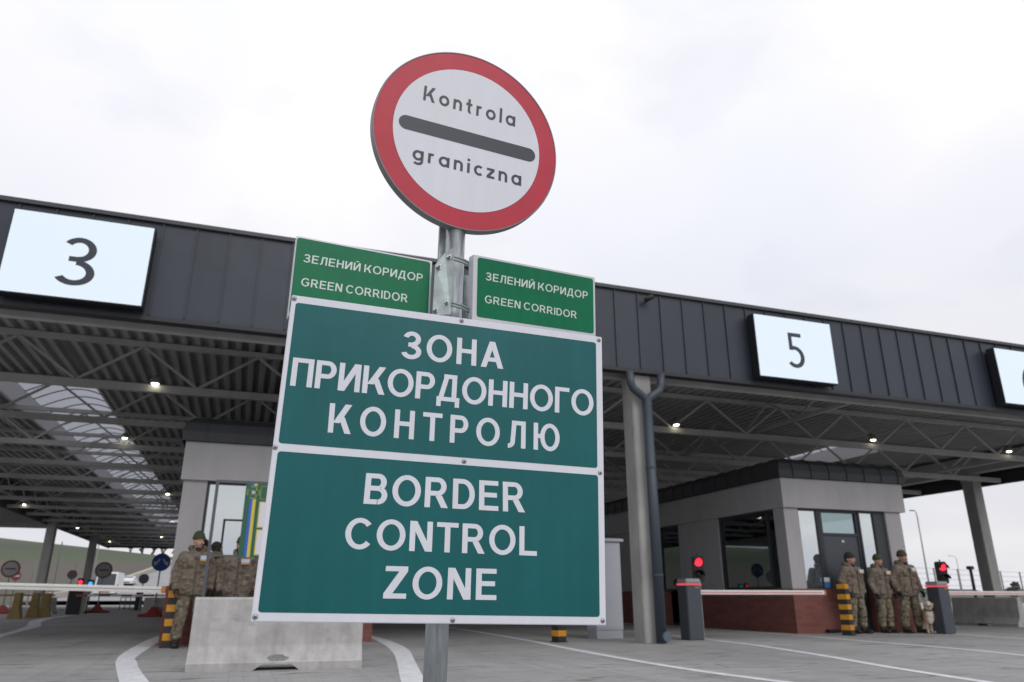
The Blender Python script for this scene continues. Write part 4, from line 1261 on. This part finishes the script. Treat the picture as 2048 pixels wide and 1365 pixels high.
part('title_frame', mb, emblem_y, pn)
for za, zb in ((1.80, 2.19), (1.40, 1.775)):
    mb = MB(); mb.box(.155, .47, 12.1665, 12.1695, za, zb); bd = part('sheet_border', mb, MATS['stripe yellow'], pn)
    mb = MB(); mb.box(.172, .455, 12.1640, 12.1664, za + .015, zb - .015); part('sheet', mb, paper_m, bd)

# ================================================================== PEOPLE
def remesh(name, mb, voxel, smooth, mats, wr=0.0, seed=0, wscale=(7, 7, 15)):
    me = mb.mesh('tmp', mats)
    o = bpy.data.objects.new('tmp', me); C.objects.link(o)
    md = o.modifiers.new('r', 'REMESH'); md.mode = 'VOXEL'; md.voxel_size = voxel; md.use_smooth_shade = True
    if smooth:
        sm_ = o.modifiers.new('s', 'SMOOTH'); sm_.iterations = smooth; sm_.factor = .5
    dg = bpy.context.evaluated_depsgraph_get()
    res = bpy.data.meshes.new_from_object(o.evaluated_get(dg))
    bpy.data.objects.remove(o); bpy.data.meshes.remove(me)
    res.name = name
    res.materials.clear()
    for m_ in (mats if isinstance(mats, (list, tuple)) else [mats]): res.materials.append(m_)
    if wr:
        nr = [v.normal.copy() for v in res.vertices]
        for v, n_ in zip(res.vertices, nr):
            p = v.co
            q = (p.x * wscale[0] + seed, p.y * wscale[1], p.z * wscale[2])
            v.co = p + n_ * wr * (noise.noise(q) + .5 * noise.noise((q[0] * 2.1, q[1] * 2.1, q[2] * 1.9)))
    res.polygons.foreach_set('use_smooth', [True] * len(res.polygons))
    return res
def put(name, me, parent, label=None):
    o = link(name, me, parent)
    if label: o['label'] = label
    return o
def person(label, loc, rz, k=1.0, hat='olive', seed=0, arms=None, hands_back=False, hood=True, head_turn=0.0, feet=.15, hold=None):
    t = thing('person', label, 'person', loc, (0, 0, rz), group='guards in camouflage uniform')
    t.scale = {1: (1.14, 1.12, 1.0), 2: (1.06, 1.04, 1.0), 3: (1.12, 1.10, 1.0), 4: (1.02, 1.04, 1.0)}.get(seed, (1.10, 1.08, 1.0))
    S = lambda *p: Vector(p) * k
    # joints (facing -y)
    arms = arms or [((-.235, .0, 1.45), (-.285, .045, 1.16), (-.27, -.05, .91)), ((.235, .0, 1.45), (.285, .045, 1.16), (.27, -.05, .91))]
    fx = feet
    legs = [((sx_ * .09, .01, .93), (sx_ * (fx * .85), -.015, .51), (sx_ * fx, .015, .09)) for sx_ in (-1, 1)]
    hq = Matrix.Rotation(head_turn, 3, 'Z')
    HC = Vector((0, -.015, 1.665))
    def hd(x, y, z): return S(*(HC + hq @ Vector((x, y, z))))
    # ---- body: one continuous surface
    b = MB()
    b.ell(hd(0, .012, .025), (.076 * k, .096 * k, .098 * k))
    b.ell(hd(0, -.018, -.035), (.062 * k, .078 * k, .078 * k))
    b.ell(hd(0, -.045, -.085), (.036 * k, .035 * k, .030 * k))       # chin
    b.cap(hd(0, -.092, .012), hd(0, -.112, -.028), .010 * k, .016 * k)  # nose
    b.cap(hd(-.034, -.082, .030), hd(.034, -.082, .030), .012 * k)      # brow
    for sx_ in (-1, 1):
        b.ell(hd(sx_ * .078, .012, -.01), (.013 * k, .022 * k, .032 * k))   # ear
        b.ell(hd(sx_ * .038, -.072, -.028), (.024 * k, .022 * k, .022 * k)) # cheek
    b.cap(hd(-.02, -.090, -.058), hd(.02, -.090, -.058), .009 * k)       # lips
    b.cap(S(0, .015, 1.42), S(0, -.005, 1.60), .062 * k, .056 * k)
    b.ell(S(0, .01, 1.28), (.17 * k, .11 * k, .22 * k)); b.ell(S(0, .01, 1.0), (.15 * k, .105 * k, .15 * k)); b.cap(S(-.12, .01, 1.42), S(.12, .01, 1.42), .055 * k)
    b.cap(S(0, .01, 1.0), S(0, .01, 1.2), .13 * k)
    for sh, el, wr in arms:
        b.cap(S(sh[0] * .78, sh[1], sh[2] - .03), S(*el), .045 * k, .04 * k); b.cap(S(*el), S(*wr), .038 * k, .027 * k)
        d = (Vector(wr) - Vector(el)).normalized()
        side = 1 if sh[0] > 0 else -1
        pw = Vector(wr) + d * .05
        # palm and five bent fingers
        b.ell(S(*pw), (.022 * k, .042 * k, .05 * k))
        for fi, (oy, ln) in enumerate(((-.032, .068), (-.011, .078), (.010, .072), (.030, .056))):
            p0 = pw + d * .042 + Vector((0, oy, 0)); p1 = p0 + d * ln * .5 + Vector((-side * .006, 0, 0)); p2 = p1 + d * ln * .42 + Vector((-side * .022, 0, 0))
            b.cap(S(*p0), S(*p1), .0098 * k, .009 * k, n=8); b.cap(S(*p1), S(*p2), .009 * k, .0078 * k, n=8)
        p0 = pw + Vector((-side * .004, -.036, .012)); p1 = p0 + d * .03 + Vector((-side * .008, -.026, 0)); p2 = p1 + d * .032 + Vector((-side * .008, -.004, 0))
        b.cap(S(*p0), S(*p1), .0115 * k, .010 * k, n=8); b.cap(S(*p1), S(*p2), .010 * k, .008 * k, n=8)
    for h_, kn, an in legs:
        b.cap(S(*h_), S(*kn), .078 * k, .055 * k); b.cap(S(*kn), S(*an), .054 * k, .038 * k)
        b.cap(S(an[0], an[1], .05), S(an[0] * 1.1, an[1] - .15, .04), .034 * k, .028 * k)
    me = remesh('body', b, .0085 * k, 2, [skin, glove_m])
    for p in me.polygons:
        p.material_index = 1 if p.center.z < .93 * k and abs(p.center.x) > .2 * k else 0
    body = put('body', me, t)
    # eyes and mouth
    for sx_ in (-1, 1):
        mb = MB(); mb.smooth = True; mb.ell(hd(sx_ * .031, -.086, .010), (.011 * k, .008 * k, .008 * k)); put('eye', mb.mesh('eye', mat('eye dark', (.05, .035, .03), .3)), body)
    mb = MB(); mb.smooth = True; mb.cap(hd(-.018, -.0985, -.058), hd(.018, -.0985, -.058), .004 * k, n=8); put('mouth', mb.mesh('mouth', mat('lips', (.28, .10, .08), .6)), body)
    # ---- jacket
    b = MB()
    secs = [(.80, .215, .150), (.86, .225, .160), (1.0, .220, .158), (1.12, .215, .155), (1.28, .220, .155), (1.40, .205, .140), (1.48, .150, .110), (1.53, .085, .085)]
    b.rings([[S(rx * math.copysign(abs(math.cos(a)) ** .8, math.cos(a)), .01 + ry * math.copysign(abs(math.sin(a)) ** .8, math.sin(a)), z) for a in [2 * math.pi * j / 28 for j in range(28)]] for z, rx, ry in secs])
    for sh, el, wr in arms:
        d = (Vector(wr) - Vector(el)).normalized(); sh = Vector(sh)
        b.cap(S(sh.x * .80, sh.y, sh.z - .03), S(*el), .088 * k, .074 * k); b.cap(S(*el), S(*(Vector(wr) - d * .015)), .073 * k, .053 * k)
    for a in range(0, 360, 30):      # raised collar and hood roll
        p = (.088 * math.cos(R(a)), .018 + .088 * math.sin(R(a)), 1.535 + .025 * math.sin(R(a)))
        q = (.088 * math.cos(R(a + 30)), .018 + .088 * math.sin(R(a + 30)), 1.535 + .025 * math.sin(R(a + 30)))
        if not (235 < a < 305): b.cap(S(*p), S(*q), .033 * k)
    if hood:
        b.ell(S(0, .105, 1.545), (.125 * k, .055 * k, .075 * k), (R(20), 0, 0))
        for sx_ in (-1, 1): b.ell(S(sx_ * .105, .06, 1.55), (.040 * k, .075 * k, .060 * k))
    for sx_ in (-1, 1):              # chest and hip pockets
        b.ell(S(sx_ * .10, -.142, 1.30), (.062 * k, .016 * k, .065 * k)); b.ell(S(sx_ * .125, -.142, .95), (.075 * k, .018 * k, .075 * k))
    me = remesh('jacket', b, .013 * k, 3, camo_a, wr=.011, seed=seed * 13.7)
    jk = put('jacket', me, t)
    mb = MB(); mb.bar(S(0, -.152, .84), S(0, -.152, 1.42), .022 * k, .010 * k, (1, 0, 0)); put('zip_flap', mb.mesh('zip_flap', mat('zip flap', (.10, .08, .058), .9)), jk)
    mb = MB(); mb.smooth = True; mb.ell(S(0, -.052, 1.515), (.066 * k, .050 * k, .052 * k)); put('neck_gaiter', mb.mesh('neck_gaiter', collar_m), jk)
    px_ = .105 if not hands_back else .09
    y_ = -.172
    mb = MB(); mb.box((px_ - .062) * k, (px_ + .062) * k, (y_ - .004) * k, (y_ + .03) * k, 1.365 * k, 1.425 * k); pp = put('patch', mb.mesh('patch', mat('patch white', (.55, .60, .72), .7)), jk)
    mb = MB(); mb.box((px_ - .062) * k, (px_ + .062) * k, (y_ - .004) * k, (y_ + .03) * k, 1.336 * k, 1.364 * k); put('patch_band', mb.mesh('patch_band', mat('patch yellow', (.52, .32, .06), .7)), pp)
    # ---- trousers
    b = MB()
    b.ell(S(0, .012, .93), (.175 * k, .128 * k, .13 * k))
    for h_, kn, an in legs:
        b.cap(S(*h_), S(*kn), .112 * k, .094 * k); b.cap(S(*kn), S(an[0], an[1] + .01, .20), .094 * k, .086 * k)
        b.ell(S(an[0], an[1] + .005, .175), (.086 * k, .092 * k, .06 * k)); b.ell(S(kn[0], kn[1] - .03, kn[2]), (.07 * k, .05 * k, .09 * k))
        b.ell(S(h_[0] * 1.0 + math.copysign(.075, h_[0]), .02, .70), (.035 * k, .065 * k, .085 * k))
    put('trousers', remesh('trousers', b, .013 * k, 2, camo_b, wr=.012, seed=seed * 5.1 + 2, wscale=(8, 8, 12)), t)
    for h_, kn, an in legs:
        b = MB()
        b.cap(S(an[0], an[1] + .01, .17), S(an[0], an[1] + .012, .07), .056 * k, .054 * k)
        b.cap(S(an[0], an[1] + .015, .048), S(an[0] * 1.12, an[1] - .17, .042), .046 * k, .042 * k)
        b.box((an[0] - .048) * k, (an[0] + .048) * k, (an[1] - .18) * k, (an[1] + .06) * k, .002, .035 * k)
        put('boot', remesh('boot', b, .010 * k, 2, boot_m), t)
    # ---- head wear
    if hat == 'hair':
        b = MB(); b.ell(hd(0, .028, .042), (.084 * k, .098 * k, .088 * k))
        b.ell(hd(0, .06, -.02), (.074 * k, .06 * k, .07 * k))
        put('hair', remesh('hair', b, .008 * k, 1, hair_m, wr=.004, seed=seed, wscale=(30, 30, 30)), t)
    else:
        b = MB(); mm = beanie_m if hat == 'olive' else dark_beanie
        b.ell(hd(0, .016, .075), (.093 * k, .110 * k, .105 * k))
        for a in range(0, 360, 20):
            c0, s0, c1, s1 = math.cos(R(a)), math.sin(R(a)), math.cos(R(a + 20)), math.sin(R(a + 20))
            b.cap(hd(.083 * c0, .012 + .101 * s0, .044), hd(.083 * c1, .012 + .101 * s1, .044), .018 * k)
            b.cap(hd(.083 * c0, .012 + .101 * s0, .062), hd(.083 * c1, .012 + .101 * s1, .062), .018 * k)
        if hat == 'dark': b.ell(hd(0, .05, .0), (.086 * k, .06 * k, .06 * k))
        put('beanie', remesh('beanie', b, .009 * k, 2, mm), t)
    return t
F = -R(4)
person('guard in dark cap, first of three guards from the striped bollard', (13.83, 14.86, .004), R(6), 1.0, 'dark', 1, head_turn=R(10), arms=[((-.235, .0, 1.45), (-.295, .03, 1.16), (-.265, -.09, .93)), ((.235, .0, 1.45), (.30, .06, 1.17), (.275, .0, .91))])
person('guard in olive beanie standing between the other two guards before the booth', (14.68, 14.86, .004), R(4), .985, 'olive', 2, head_turn=R(2), feet=.125, arms=[((-.235, .0, 1.45), (-.275, .06, 1.16), (-.24, -.03, .91)), ((.235, .0, 1.45), (.28, .02, 1.16), (.25, -.10, .92))])
person('guard in olive beanie beside the dog, tallest of the three at the booth', (15.26, 14.66, .004), R(-2), 1.035, 'olive', 3, head_turn=R(-8), feet=.175,
       arms=[((-.235, .0, 1.45), (-.30, .05, 1.17), (-.285, -.05, .92)), ((.235, .0, 1.45), (.30, .03, 1.17), (.31, -.06, .92))])
person('guard in olive beanie standing by the striped bollard before the notice board', (-.745, 14.42, .004), R(8), 1.035, 'olive', 4, head_turn=R(22))
person('black haired guard standing behind the notice board post', (-.47, 15.0, .004), R(165), .985, 'hair', 5, head_turn=R(15))
person('guard whose head is hidden by the green notice board', (-.02, 14.35, .004), R(-10), 1.0, 'olive', 6)

# ================================================================== DOG
t = thing('dog', 'golden and cream long haired dog standing beside a guard and the barrier gate', 'dog', (15.42, 14.30, .004), (0, 0, R(-38)))
b = MB()
b.ell((0, .10, .40), (.125, .20, .145)); b.ell((0, .38, .40), (.105, .20, .125)); b.ell((0, .58, .41), (.11, .12, .135))
b.ell((0, -.04, .42), (.11, .10, .14)); b.cap((0, 0, .46), (0, -.10, .60), .085, .072)
b.ell((0, -.135, .645), (.075, .085, .072)); b.cap((0, -.19, .62), (0, -.285, .595), .043, .032); b.ell((0, -.30, .607), (.018, .014, .014))
for sx_ in (-1, 1):
    b.ell((sx_ * .082, -.11, .615), (.022, .042, .068), (0, sx_ * R(12), 0))
    b.cap((sx_ * .075, .0, .36), (sx_ * .075, .02, .20), .055, .036); b.cap((sx_ * .075, .02, .20), (sx_ * .075, .0, .05), .035, .028); b.ell((sx_ * .075, -.025, .028), (.034, .05, .026))
    b.cap((sx_ * .08, .58, .38), (sx_ * .085, .53, .26), .075, .05); b.cap((sx_ * .085, .53, .26), (sx_ * .085, .63, .17), .042, .03); b.cap((sx_ * .085, .63, .17), (sx_ * .085, .60, .04), .028, .025); b.ell((sx_ * .085, .575, .026), (.033, .048, .025))
b.cap((0, .68, .46), (0, .82, .36), .04, .045); b.cap((0, .82, .36), (0, .92, .30), .045, .02)
b.ell((0, -.06, .32), (.085, .07, .12))
def fur():
    m = bpy.data.materials.new('golden fur'); m.use_nodes = True
    tt = m.node_tree; bb = tt.nodes['Principled BSDF']; bb.inputs['Roughness'].default_value = .95
    at = tt.nodes.new('ShaderNodeTexCoord'); sp = tt.nodes.new('ShaderNodeSeparateXYZ'); tt.links.new(at.outputs['Object'], sp.inputs[0])
    ab = tt.nodes.new('ShaderNodeMath'); ab.operation = 'ABSOLUTE'; tt.links.new(sp.outputs[0], ab.inputs[0])
    nz = tt.nodes.new('ShaderNodeTexNoise'); nz.inputs['Scale'].default_value = 14; nz.inputs['Detail'].default_value = 4; tt.links.new(at.outputs['Object'], nz.inputs['Vector'])
    ma = tt.nodes.new('ShaderNodeMath'); ma.operation = 'MULTIPLY_ADD'; tt.links.new(nz.outputs['Fac'], ma.inputs[0]); ma.inputs[1].default_value = .09; tt.links.new(ab.outputs[0], ma.inputs[2])
    rp = tt.nodes.new('ShaderNodeValToRGB'); rp.color_ramp.elements[0].position = .085; rp.color_ramp.elements[0].color = (.66, .58, .48, 1)
    rp.color_ramp.elements[1].position = .15; rp.color_ramp.elements[1].color = (.44, .29, .16, 1)
    tt.links.new(ma.outputs[0], rp.inputs[0]); tt.links.new(rp.outputs[0], bb.inputs['Base Color'])
    return m
dogb = put('body', remesh('body', b, .009, 2, fur(), wr=.012, seed=3, wscale=(26, 26, 12)), t)
mb = MB(); mb.smooth = True; mb.ell((0, -.318, .612), (.024, .012, .017)); put('nose', mb.mesh('nose', black), dogb)
for sx_ in (-1, 1):
    mb = MB(); mb.smooth = True; mb.ell((sx_ * .034, -.205, .660), (.010, .008, .009)); put('eye', mb.mesh('eye', black), dogb)
mb = MB(); mb.smooth = True
mb.path([(.088 * math.cos(R(a)), -.055 + .086 * math.sin(R(a)), .535 + .03 * math.sin(R(a))) for a in range(0, 361, 24)], .011, 8)
put('collar', mb.mesh('collar', mat('dog collar', (.03, .02, .02), .6)), t)
mb = MB(); mb.smooth = True
mb.path([(15.575, 14.60, .86), (15.60, 14.52, .72), (15.55, 14.40, .60), (15.47, 14.33, .55)], .008, 6)
single('dog_leash', mb, mat('leash', (.03, .028, .025), .7), 'dark leash from the guard hand down to the dog collar', 'leash')

# ================================================================== FAR LEFT CLUTTER
def disc_sign(name, label, x, y, z, r_, rim, face, foot, deco=None, group=None, tilt=0):
    t = thing(name, label, 'road sign', (x, y, 0), (0, 0, R(8)), group=group)
    mb = MB(); mb.tube((0, .03, .004), (0, .03, z + r_ * .6), .03, n=8); part('pole', mb, mat('pole grey', (.22, .22, .23), .5), t, local=True)
    mb = MB(); mb.rings([[(a, yy, z + c) for a, c in circ(r_, 32)] for yy in (-.03, 0)]); pl_ = part('plate', mb, rim, t, local=True)
    if face:
        mb = MB(); flat(mb, [(a, z + c) for a, c in circ(r_ * .78, 32)], -.033); part('face', mb, face, pl_, local=True)
    if deco: deco(pl_, z, r_)
    if foot:
        mb = MB()
        mb.rings([[(a * s_, b * s_, h) for a, b in ((-1, -1), (1, -1), (1, 1), (-1, 1))] for s_, h in ((.62, .008), (.62, .10), (.30, .16), (.10, .42))])
        part('foot', mb, cone_red, t, local=True)
    return t
dull = mat('shade-painted sign face', (.30, .28, .28), .6); shade_red = mat('shade-darkened red rim', (.17, .075, .075), .6); greyb = mat('sign back', (.20, .19, .19), .6)  # white face and red rim darkened in colour to stand for shade
def barred(p, z, r_):
    mb = MB(); mb.box(-r_ * .55, r_ * .55, -.037, -.034, z - .035, z + .035); part('bar', mb, ink, p, local=True)
disc_sign('round_sign', 'far round sign with shade-darkened red rim above the ochre supports', -11.4, 47, 2.22, .44, shade_red, dull, True, barred, 'round signs on red feet under the canopy')
disc_sign('round_sign', 'far round sign with shade-darkened red rim in front of the white truck', -7.25, 48.5, 2.25, .44, shade_red, dull, True, barred, 'round signs on red feet under the canopy')
disc_sign('round_sign', 'plain grey round sign back between the small white car and blue sign', -5.3, 50.0, 1.83, .28, greyb, None, False)
disc_sign('round_sign', 'small brownish round sign beside the far canopy column', -8.95, 49.5, 2.02, .25, mat('brown grey', (.20, .14, .14), .6), None, False)
def arrows(p, z, r_):
    for sx_ in (-1, 1):
        mb = MB()
        mb.add([(sx_ * .04, -.034, z + .13), (sx_ * .09, -.034, z + .15), (sx_ * .26, -.034, z - .09), (sx_ * .20, -.034, z - .11)], [(0, 1, 2, 3)])
        mb.add([(sx_ * .13, -.0345, z - .03), (sx_ * .30, -.0345, z + .03), (sx_ * .26, -.0345, z - .17)], [(0, 1, 2)])
        part('arrow', mb, mat('arrow white', (.55, .58, .62), .6), p, local=True)
disc_sign('round_sign', 'blue round sign with two white arrows beside the booth pillar', -3.42, 38.0, 2.30, .385, blue_sheet, None, True, arrows)
t = thing('no_entry_sign', 'small red and white sign beyond the boom on the outer edge', 'road sign', (-12.97, 55, 0))
mb = MB(); mb.tube((0, .03, 0.004), (0, .03, 2.0), .03); part('pole', mb, MATS['pole grey'], t, local=True)
mb = MB(); mb.rings([[(a, yy, 2.05 + c) for a, c in circ(.27, 28)] for yy in (-.03, 0)]); p_ = part('plate', mb, mat('red plate', (.42, .05, .06), .5), t, local=True)
mb = MB(); mb.box(-.2, .2, -.035, -.031, 1.99, 2.11); part('bar', mb, paper_m, p_, local=True)
# far signals
for x, y, z, m_, lab in ((-7.70, 45, 1.54, red_e, 'far signal glowing red beside the far canopy column'), (-7.23, 45, 1.47, blue_e, 'far lamp glowing blue next to the red signal')):
    t = thing('signal_lamp', lab, 'signal lamp', (x, y, 0))
    mb = MB(); mb.tube((0, .1, .004), (0, .1, z), .03); part('post', mb, black, t, local=True)
    mb = MB(); mb.bbox(-.14, .14, 0, .18, z - .2, z + .2, .02); part('housing', mb, black, t, local=True)
    mb = MB(); mb.smooth = True; mb.ell((0, -.01, z), (.105, .04, .105)); part('lens', mb, m_, t, local=True)
# ochre supports
for i, (x, y, lab) in enumerate(((-8.32, 36.3, 'ochre barrier support, broadest one beneath the pink boom'), (-7.98, 37.6, 'ochre barrier support in the middle of the row beneath the pink boom'), (-7.80, 38.8, 'ochre barrier support nearest the dark concrete barriers'))):
    mb = MB(); mb.rings([[(x - .24, y - .25, .004), (x + .24, y - .25, .004), (x + .24, y + .25, .004), (x - .24, y + .25, .004)], [(x - .21, y - .25, .12), (x + .21, y - .25, .12), (x + .21, y + .25, .12), (x - .21, y + .25, .12)],
                         [(x - .13, y - .25, .45), (x + .13, y - .25, .45), (x + .13, y + .25, .45), (x - .13, y + .25, .45)], [(x - .10, y - .25, .98), (x + .10, y - .25, .98), (x + .10, y + .25, .98), (x - .10, y + .25, .98)]])
    single('barrier_support', mb, ochre, lab, 'barrier', 'ochre supports under the boom', (x, y, 0))
# metal rack and black post, red foot
t = thing('metal_rack', 'low grey metal rack on the paving far under the canopy', 'rack', (-6.9, 59.5, 0))
mb = MB()
for z in (.06, .42, .80): mb.bar((-7.55, 59.5, z), (-6.3, 59.5, z), .05, .05)
for k in range(5): mb.bar((-7.55 + k * .31, 59.5, .004), (-7.55 + k * .31, 59.5, .80), .05, .05, (0, 1, 0))
part('frame', mb, mat('rack grey', (.16, .16, .17), .5), t)
mb = MB(); mb.bbox(-6.35, -5.95, 56.9, 57.3, .004, 1.15, .02)
gp = thing('gate_cabinet', 'far black gate cabinet beside the low metal rack', 'cabinet', (-6.15, 57.1, 0)); part('body', mb, black, gp)
mb = MB(); mb.box(-6.37, -5.93, 56.88, 57.32, 1.151, 1.20); part('lid', mb, mat('gate lid', (.3, .3, .3), .5), gp)
mb = MB(); mb.rings([[(-3.42 + a * s_, 37.1 + b * s_, h) for a, b in ((-1, -1), (1, -1), (1, 1), (-1, 1))] for s_, h in ((.30, .005), (.30, .07), (.16, .10), (.05, .42))])
single('traffic_cone', mb, cone_red, 'red traffic cone foot before the dark concrete barrier', 'cone', origin=(-3.42, 37.1, 0))
# white van and far white car
def vehicle(name, label, x, y, z0, w_, h_, ln, van):
    t = thing(name, label, 'truck' if van else 'car', (x, y, z0))
    hw = w_ / 2
    prof = [(0, .35), (0, 1.05), (.12, 1.25), (.75, h_ - .12), (.95, h_), (ln, h_), (ln, .35)] if van else [(0, .35), (0, .75), (.15, .85), (1.1, .98), (1.75, h_ - .04), (2.0, h_), (3.3, h_), (4.0, 1.0), (4.3, .95), (4.3, .35)]
    mb = MB(); mb.rings([[(xx * (1 if z < 1.1 else .93), yy, z) for yy, z in prof] for xx in (-hw, hw)])
    b_ = part('body', mb, carwhite, t, local=True)
    a, c = ((.16, 1.34), (.70, h_ - .22)) if van else ((1.15, 1.0), (1.70, h_ - .09))
    mb = MB(); mb.quad((-hw * .84, a[0] - .02, a[1]), (hw * .84, a[0] - .02, a[1]), (hw * .80, c[0] - .02, c[1]), (-hw * .80, c[0] - .02, c[1])); part('windscreen', mb, carglass, b_, local=True)
    for sx_ in (-1, 1):
        mb = MB(); mb.box(sx_ * hw * .75 - .14, sx_ * hw * .75 + .14, -.015, .0, .62, .76); part('headlight', mb, mat('headlight', (.6, .6, .6), .2), t, local=True)
        mb = MB(); mb.bbox(sx_ * (hw + .1) - .07, sx_ * (hw + .1) + .07, .45 if van else 1.3, .6 if van else 1.4, 1.2 if van else .95, 1.5 if van else 1.08, .02); part('mirror', mb, black, t, local=True)
        for yy in (.85, ln - .9):
            mb = MB(); mb.tube((sx_ * hw * .80, yy, .33), (sx_ * hw * 1.0, yy, .33), .33, n=20); part('wheel', mb, tyre_m, t, local=True)
    mb = MB(); mb.box(-hw * .5, hw * .5, -.015, 0, .45, .60); part('grille', mb, black, t, local=True)
    return t
vehicle('white_truck', 'white truck with dark windscreen on the road beyond the far round sign', -17.0, 117, hz(-17, 117) + .3, 2.7, 3.1, 7.0, True)
vehicle('white_car', 'small white car far off on the pale road', -16.6, 134, hz(-16.6, 134) + .5, 1.8, 1.5, 4.3, False)
# slim far posts by the hill foot
for i, (r_, y, h) in enumerate(((-.220, 88, 4.2), (-.206, 88, 4.0), (-.197, 86, 6.0), (-.178, 86, 4.2))):
    mb = MB(); mb.tube((r_ * y, y, 0), (r_ * y, y, h), .09, .06, n=8)
    single('fence_post', mb, mat('pale post', (.42, .43, .44), .6), ['pale slim post at the hill foot above the ochre supports', 'pale slim post beside the near far-off column', 'tallest pale slim post beside the far canopy column', 'pale slim post between the two far canopy columns'][i], 'post', 'pale posts at the foot of the hill', (r_ * y, y, 0))

# ================================================================== STREET LAMPS, FENCE, BARE TREES
def street_lamp(label, x, y, z0, h, arm, group=None):
    t = thing('street_lamp', label, 'street lamp', (x, y, z0), (0, 0, 0), group='far street lamps')
    mb = MB(); mb.smooth = True
    mb.path([(0, 0, 0), (0, 0, h * .55), (0, 0, h * .93), (-arm * .15, 0, h * .975), (-arm * .6, 0, h), (-arm, 0, h)], [.09, .075, .06, .05, .045, .04], 8)
    part('pole', mb, mat('lamp pole', (.30, .31, .32), .5), t, local=True)
    mb = MB(); mb.bbox(-arm - .55, -arm, -.12, .12, h - .06, h + .06, .03); part('head', mb, MATS['lamp pole'], t, local=True)
street_lamp('tall thin street lamp against the sky beside the right booth', 65.4, 60, 0, 9.3, .3)
street_lamp('far curved street lamp between the red signal and the outer column', 151, 130, 0, 9.6, 1.7)
street_lamp('far thin street lamp in front of the green hill under the canopy', -15.6, 98, 0.1, 7.4, .8)
t = thing('wire_fence', 'thin wire fence in front of the sky beyond the outer column', 'fence', (70, 48, 0))
A0, A1 = Vector((42, 40, 0)), Vector((100, 58, 0))
mb = MB()
for z in (.4, .8, 1.2, 1.6, 2.0, 2.35, 2.7): mb.bar(A0 + Vector((0, 0, z)), A1 + Vector((0, 0, z)), .02, .02)
part('wires', mb, mat('fence wire', (.25, .25, .26), .5), t)
for k in range(18):
    p = A0.lerp(A1, k / 17); mb = MB(); mb.box(p.x - .04, p.x + .04, p.y - .04, p.y + .04, 0, 2.75); part('post', mb, MATS['fence wire'], t)
t = thing('bollard_lamp', 'dark slim post with a small head between the red signal and outer column', 'bollard lamp', (35.2, 29.6, 0))
mb = MB(); mb.tube((0, 0, .004), (0, 0, 2.15), .085, .075, n=10); part('post', mb, black, t, local=True)
mb = MB(); mb.bbox(-.16, .16, -.12, .12, 2.15, 2.32, .03); part('head', mb, black, t, local=True)
# low dark distant hedge line
mb = MB(); vs_ = []; nseg = 120
for i in range(nseg + 1):
    x = 70 + 520 * i / nseg; y = 215 + 20 * noise.noise((i * .1, 0, 0))
    vs_.append((x, y, 1.0)); vs_.append((x, y + 6, hz(x, y) + 1.8 + 1.2 * noise.noise((i * .35, 7, 0)) + .8 * noise.noise((i * 1.3, 2, 0))))
    vs_.append((x, y + 14, 1.0))
mb.add(vs_, [(3 * i, 3 * i + 3, 3 * i + 4, 3 * i + 1) for i in range(nseg)] + [(3 * i + 1, 3 * i + 4, 3 * i + 5, 3 * i + 2) for i in range(nseg)])
o = struct('far_woodland', mb, mat('far wood', (.07, .075, .072), .95, vary=.3, vscale=.1)); o['kind'] = 'stuff'

def tree_meshes(seed, h):
    rng = random.Random(seed)
    tr, cr = MB(), MB()
    def grow(p, d, ln, r_, depth):
        q = p + d * ln
        r_ = max(r_, .045); (tr if depth < 2 else cr).tube(p, q, r_, r_ * .75, n=5 if depth < 2 else 3, cap=False)
        if depth >= 6: return
        for _ in range(3 if depth < 4 else 4):
            nd = (d + Vector((rng.uniform(-.75, .75), rng.uniform(-.75, .75), rng.uniform(-.1, .6)))).normalized()
            grow(q - d * ln * rng.uniform(0, .35), nd, ln * rng.uniform(.55, .82), r_ * .58, depth + 1)
    grow(Vector((0, 0, 0)), Vector((0, 0, 1)), h * .07, h * .028, 0)
    return tr.mesh('trunk', bark), cr.mesh('crown', bark)
TM = [tree_meshes(s, 7.5) for s in (3, 8, 15)]
tl = ['bare tree on the ridge, first of the row from the open field', 'low bare tree second along the ridge', 'broad bare tree near the middle of the ridge row', 'bare tree on the ridge left of the blue sign', 'tall bare tree above the blue round sign', 'bare tree on the ridge just right of the blue sign', 'bare tree on the ridge beside the booth pillar']
for i in range(7):
    x = -27.5 + i * 2.6 + random.uniform(-.6, .6); y = 226 + random.uniform(-6, 6)
    t = thing('bare_tree', tl[i], 'tree', (x, y, hz(x, y) - .5), (0, 0, random.uniform(0, 6)), group='bare trees on the ridge')
    s_ = (.72, .85, 1.0, 1.15, 1.2, 1.1, 1.2)[i]; t.scale = (s_ * 2.3, s_ * 2.3, s_ * 1.9)
    a, b_ = TM[i % 3]; link('trunk', a, t); link('crown', b_, t)
t = thing('bare_shrub', 'bare round shrub beside the foot of the outer concrete column', 'shrub', (82, 64, 0)); t.scale = (1.7, 1.7, 1.7)
link('trunk', TM[1][0], t); link('crown', TM[1][1], t)
